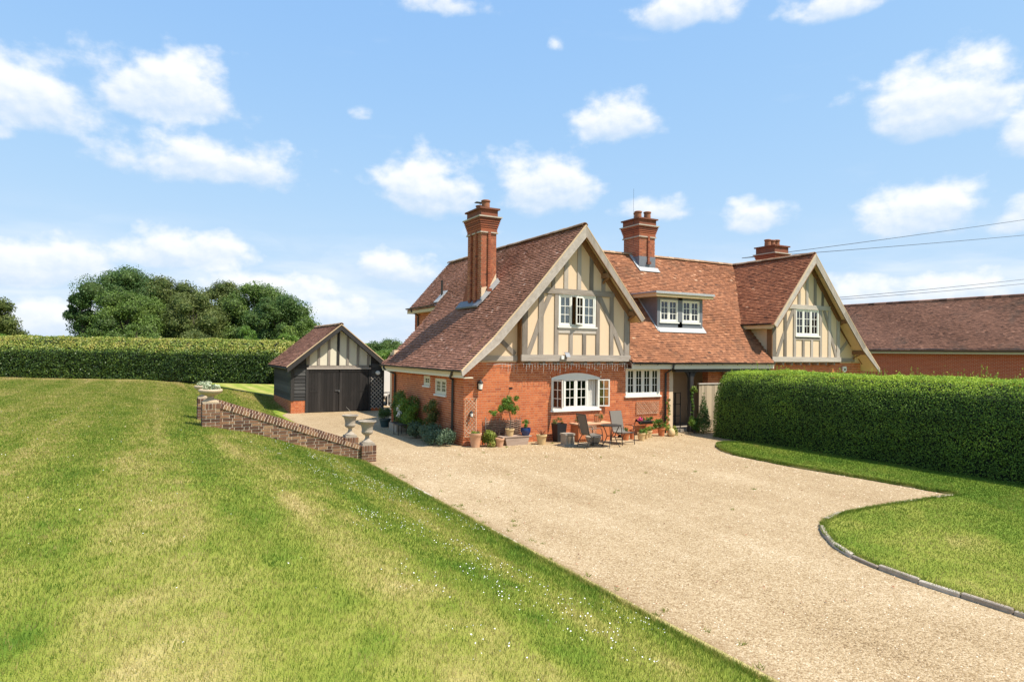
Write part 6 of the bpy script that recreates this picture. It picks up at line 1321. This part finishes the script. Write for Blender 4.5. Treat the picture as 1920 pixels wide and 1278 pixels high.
po = potted('teal_pot', (8.35, 25.75, 0), .24, .34, teal_glaze, 'dark teal pot with dense green shrub near back of side wall', plant=[(lf_dark, rb(0, 0, .2, .16, .16, .12, .14, .2, 10, 37), 1700, .06)])
# porch things
t = empty('fence_panel', (19.0, 19.0, .05), label='tan vertical board fence panel between porch post and hedge', cat='fence')
for k in range(11): m_ = MB(); m_.box(k*.14+.003, k*.14+.137, random.uniform(-.004, .004), .022, 0, 1.86, random.random()); m_.build('board', fence_m, t)
m_ = MB(); m_.box(-.02, 1.57, -.03, .05, 1.862, 1.91); m_.build('top_rail', trellis_p, t)
m_ = MB(); m_.box(-.02, 1.57, .023, .06, .3, .4); m_.build('back_rail', fence_m, t)
t = empty('iron_gate', (18.25, 19.9, 0), label='black iron framed screen standing inside the porch', cat='gate')
for x in (0, .3, .36, .62): m_ = MB(); m_.box(x-.014, x+.014, -.014, .014, .1, 1.55); m_.build('upright', gutter_m, t)
for z in (.12, .6, 1.07, 1.53): m_ = MB(); m_.box(.0, .62, -.01, .01, z-.012, z+.012); m_.build('crossbar', gutter_m, t)
t = empty('storage_bin', (18.35, 20.6, .0), label='black storage bin inside the porch', cat='bin'); m_ = MB(); m_.box(-.3, .3, -.3, .3, .1, .72); m_.build('bin_body', black_plastic, t); m_ = MB(); m_.box(-.32, .32, -.32, .32, .722, .78); m_.build('bin_lid', black_plastic, t)
shrub('white_rose', (18.7, 18.95, 0), rb(0, 0, .4, .16, .1, .25, .1, .16, 9, 38)+[((.05*math.sin(k), .1, .8+.13*k), .06) for k in range(8)], 1700, .06, lf_bright, 'leafy rose climbing the dark porch post', stems=10)
shrub('clipped_conifer', (18.95, 18.7, 0), [((0, 0, .3+.16*k), .34*(1-k/9.)) for k in range(9)], 3200, .06, lf_dark, 'dark conical conifer standing at the end of the hedge', stems=1)
P, N, T = blob_leaves([((0, 0, 0), .16)], 260, .2)
t = shrub('vine_tip', (18.82, 19.1, 0), [((0, 0, 1.72), .13), ((.1, 0, 1.66), .09)], 300, .08, lf_yel, 'bright vine leaves lit high on the porch post', stems=1)
# overhead cables
for i, (pa, pb, lab) in enumerate((((101.5, 28, 21.6), (31.5, 28, 9.0), 'uppermost overhead cable crossing the sky at right'), ((101.5, 28, 18.9), (31.5, 28, 9.0), 'second overhead cable running down to the cottage'), ((92, 29, 13.05), (41, 29, 7.05), 'third overhead cable above the dark outbuilding roof'), ((92, 29, 12.44), (41, 29, 6.92), 'lowest overhead cable just above the dark outbuilding roof'))):
    m_ = MB(); pa, pb = V3(pa), V3(pb); m_.tube([pa+(pb-pa)*s_-V3(0, 0, .5*4*s_*(1-s_)*.35) for s_ in np.linspace(0, 1, 14)], .018, 5); m_.build('overhead_cable', cable_m, label=lab, cat='cable', group='overhead cables')

# tufts that have seeded themselves in the gravel, and a few fallen leaves
V = []; T = []
for _ in range(60):
    a_ = random.random(); x = TOE+.1+abs(random.gauss(0, .25)) if a_ < .45 else (random.uniform(9.5, 17.8) if a_ < .75 else random.uniform(6, 15)); y = random.uniform(3.5, 17) if a_ < .45 else (random.uniform(18.5, 19.2) if a_ < .75 else random.uniform(8.5, 18))
    for k in range(random.randint(6, 22)):
        px, py = x+random.gauss(0, .025), y+random.gauss(0, .025); h = random.uniform(.02, .06); t_ = random.uniform(0, 6.28); w_ = .006; q = random.uniform(0, 6.28)
        V += [(px-math.cos(t_)*w_, py-math.sin(t_)*w_, 0), (px+math.cos(t_)*w_, py+math.sin(t_)*w_, 0), (px+math.cos(q)*h*.7, py+math.sin(q)*h*.7, h)]; T += [random.uniform(.1, .6)]*3
link('gravel_weeds', np_mesh('gravel_weeds', np.array(V), np.arange(len(V)).reshape(-1, 3), np.array(T)), grass_b, kind='stuff', label='small weeds growing in the gravel', cat='weeds')
n = 700; x = np.concatenate([rng.uniform(15.6, 18.4, n//2), rng.uniform(5.5, 15, n-n//2)]); y = np.concatenate([rng.uniform(14, 19, n//2), rng.uniform(5, 18.8, n-n//2)]); k = ~in_poly(x, y, isle); x, y = x[k], y[k]
link('fallen_leaves', leaf_mesh('fallen_leaves', np.stack([x, y, np.full(len(x), .016)], 1), np.tile([0., 0, 1], (len(x), 1)), .04, rng.random(len(x)), .25, .6), lf_red, kind='stuff', label='dry leaves scattered on the gravel', cat='leaves')
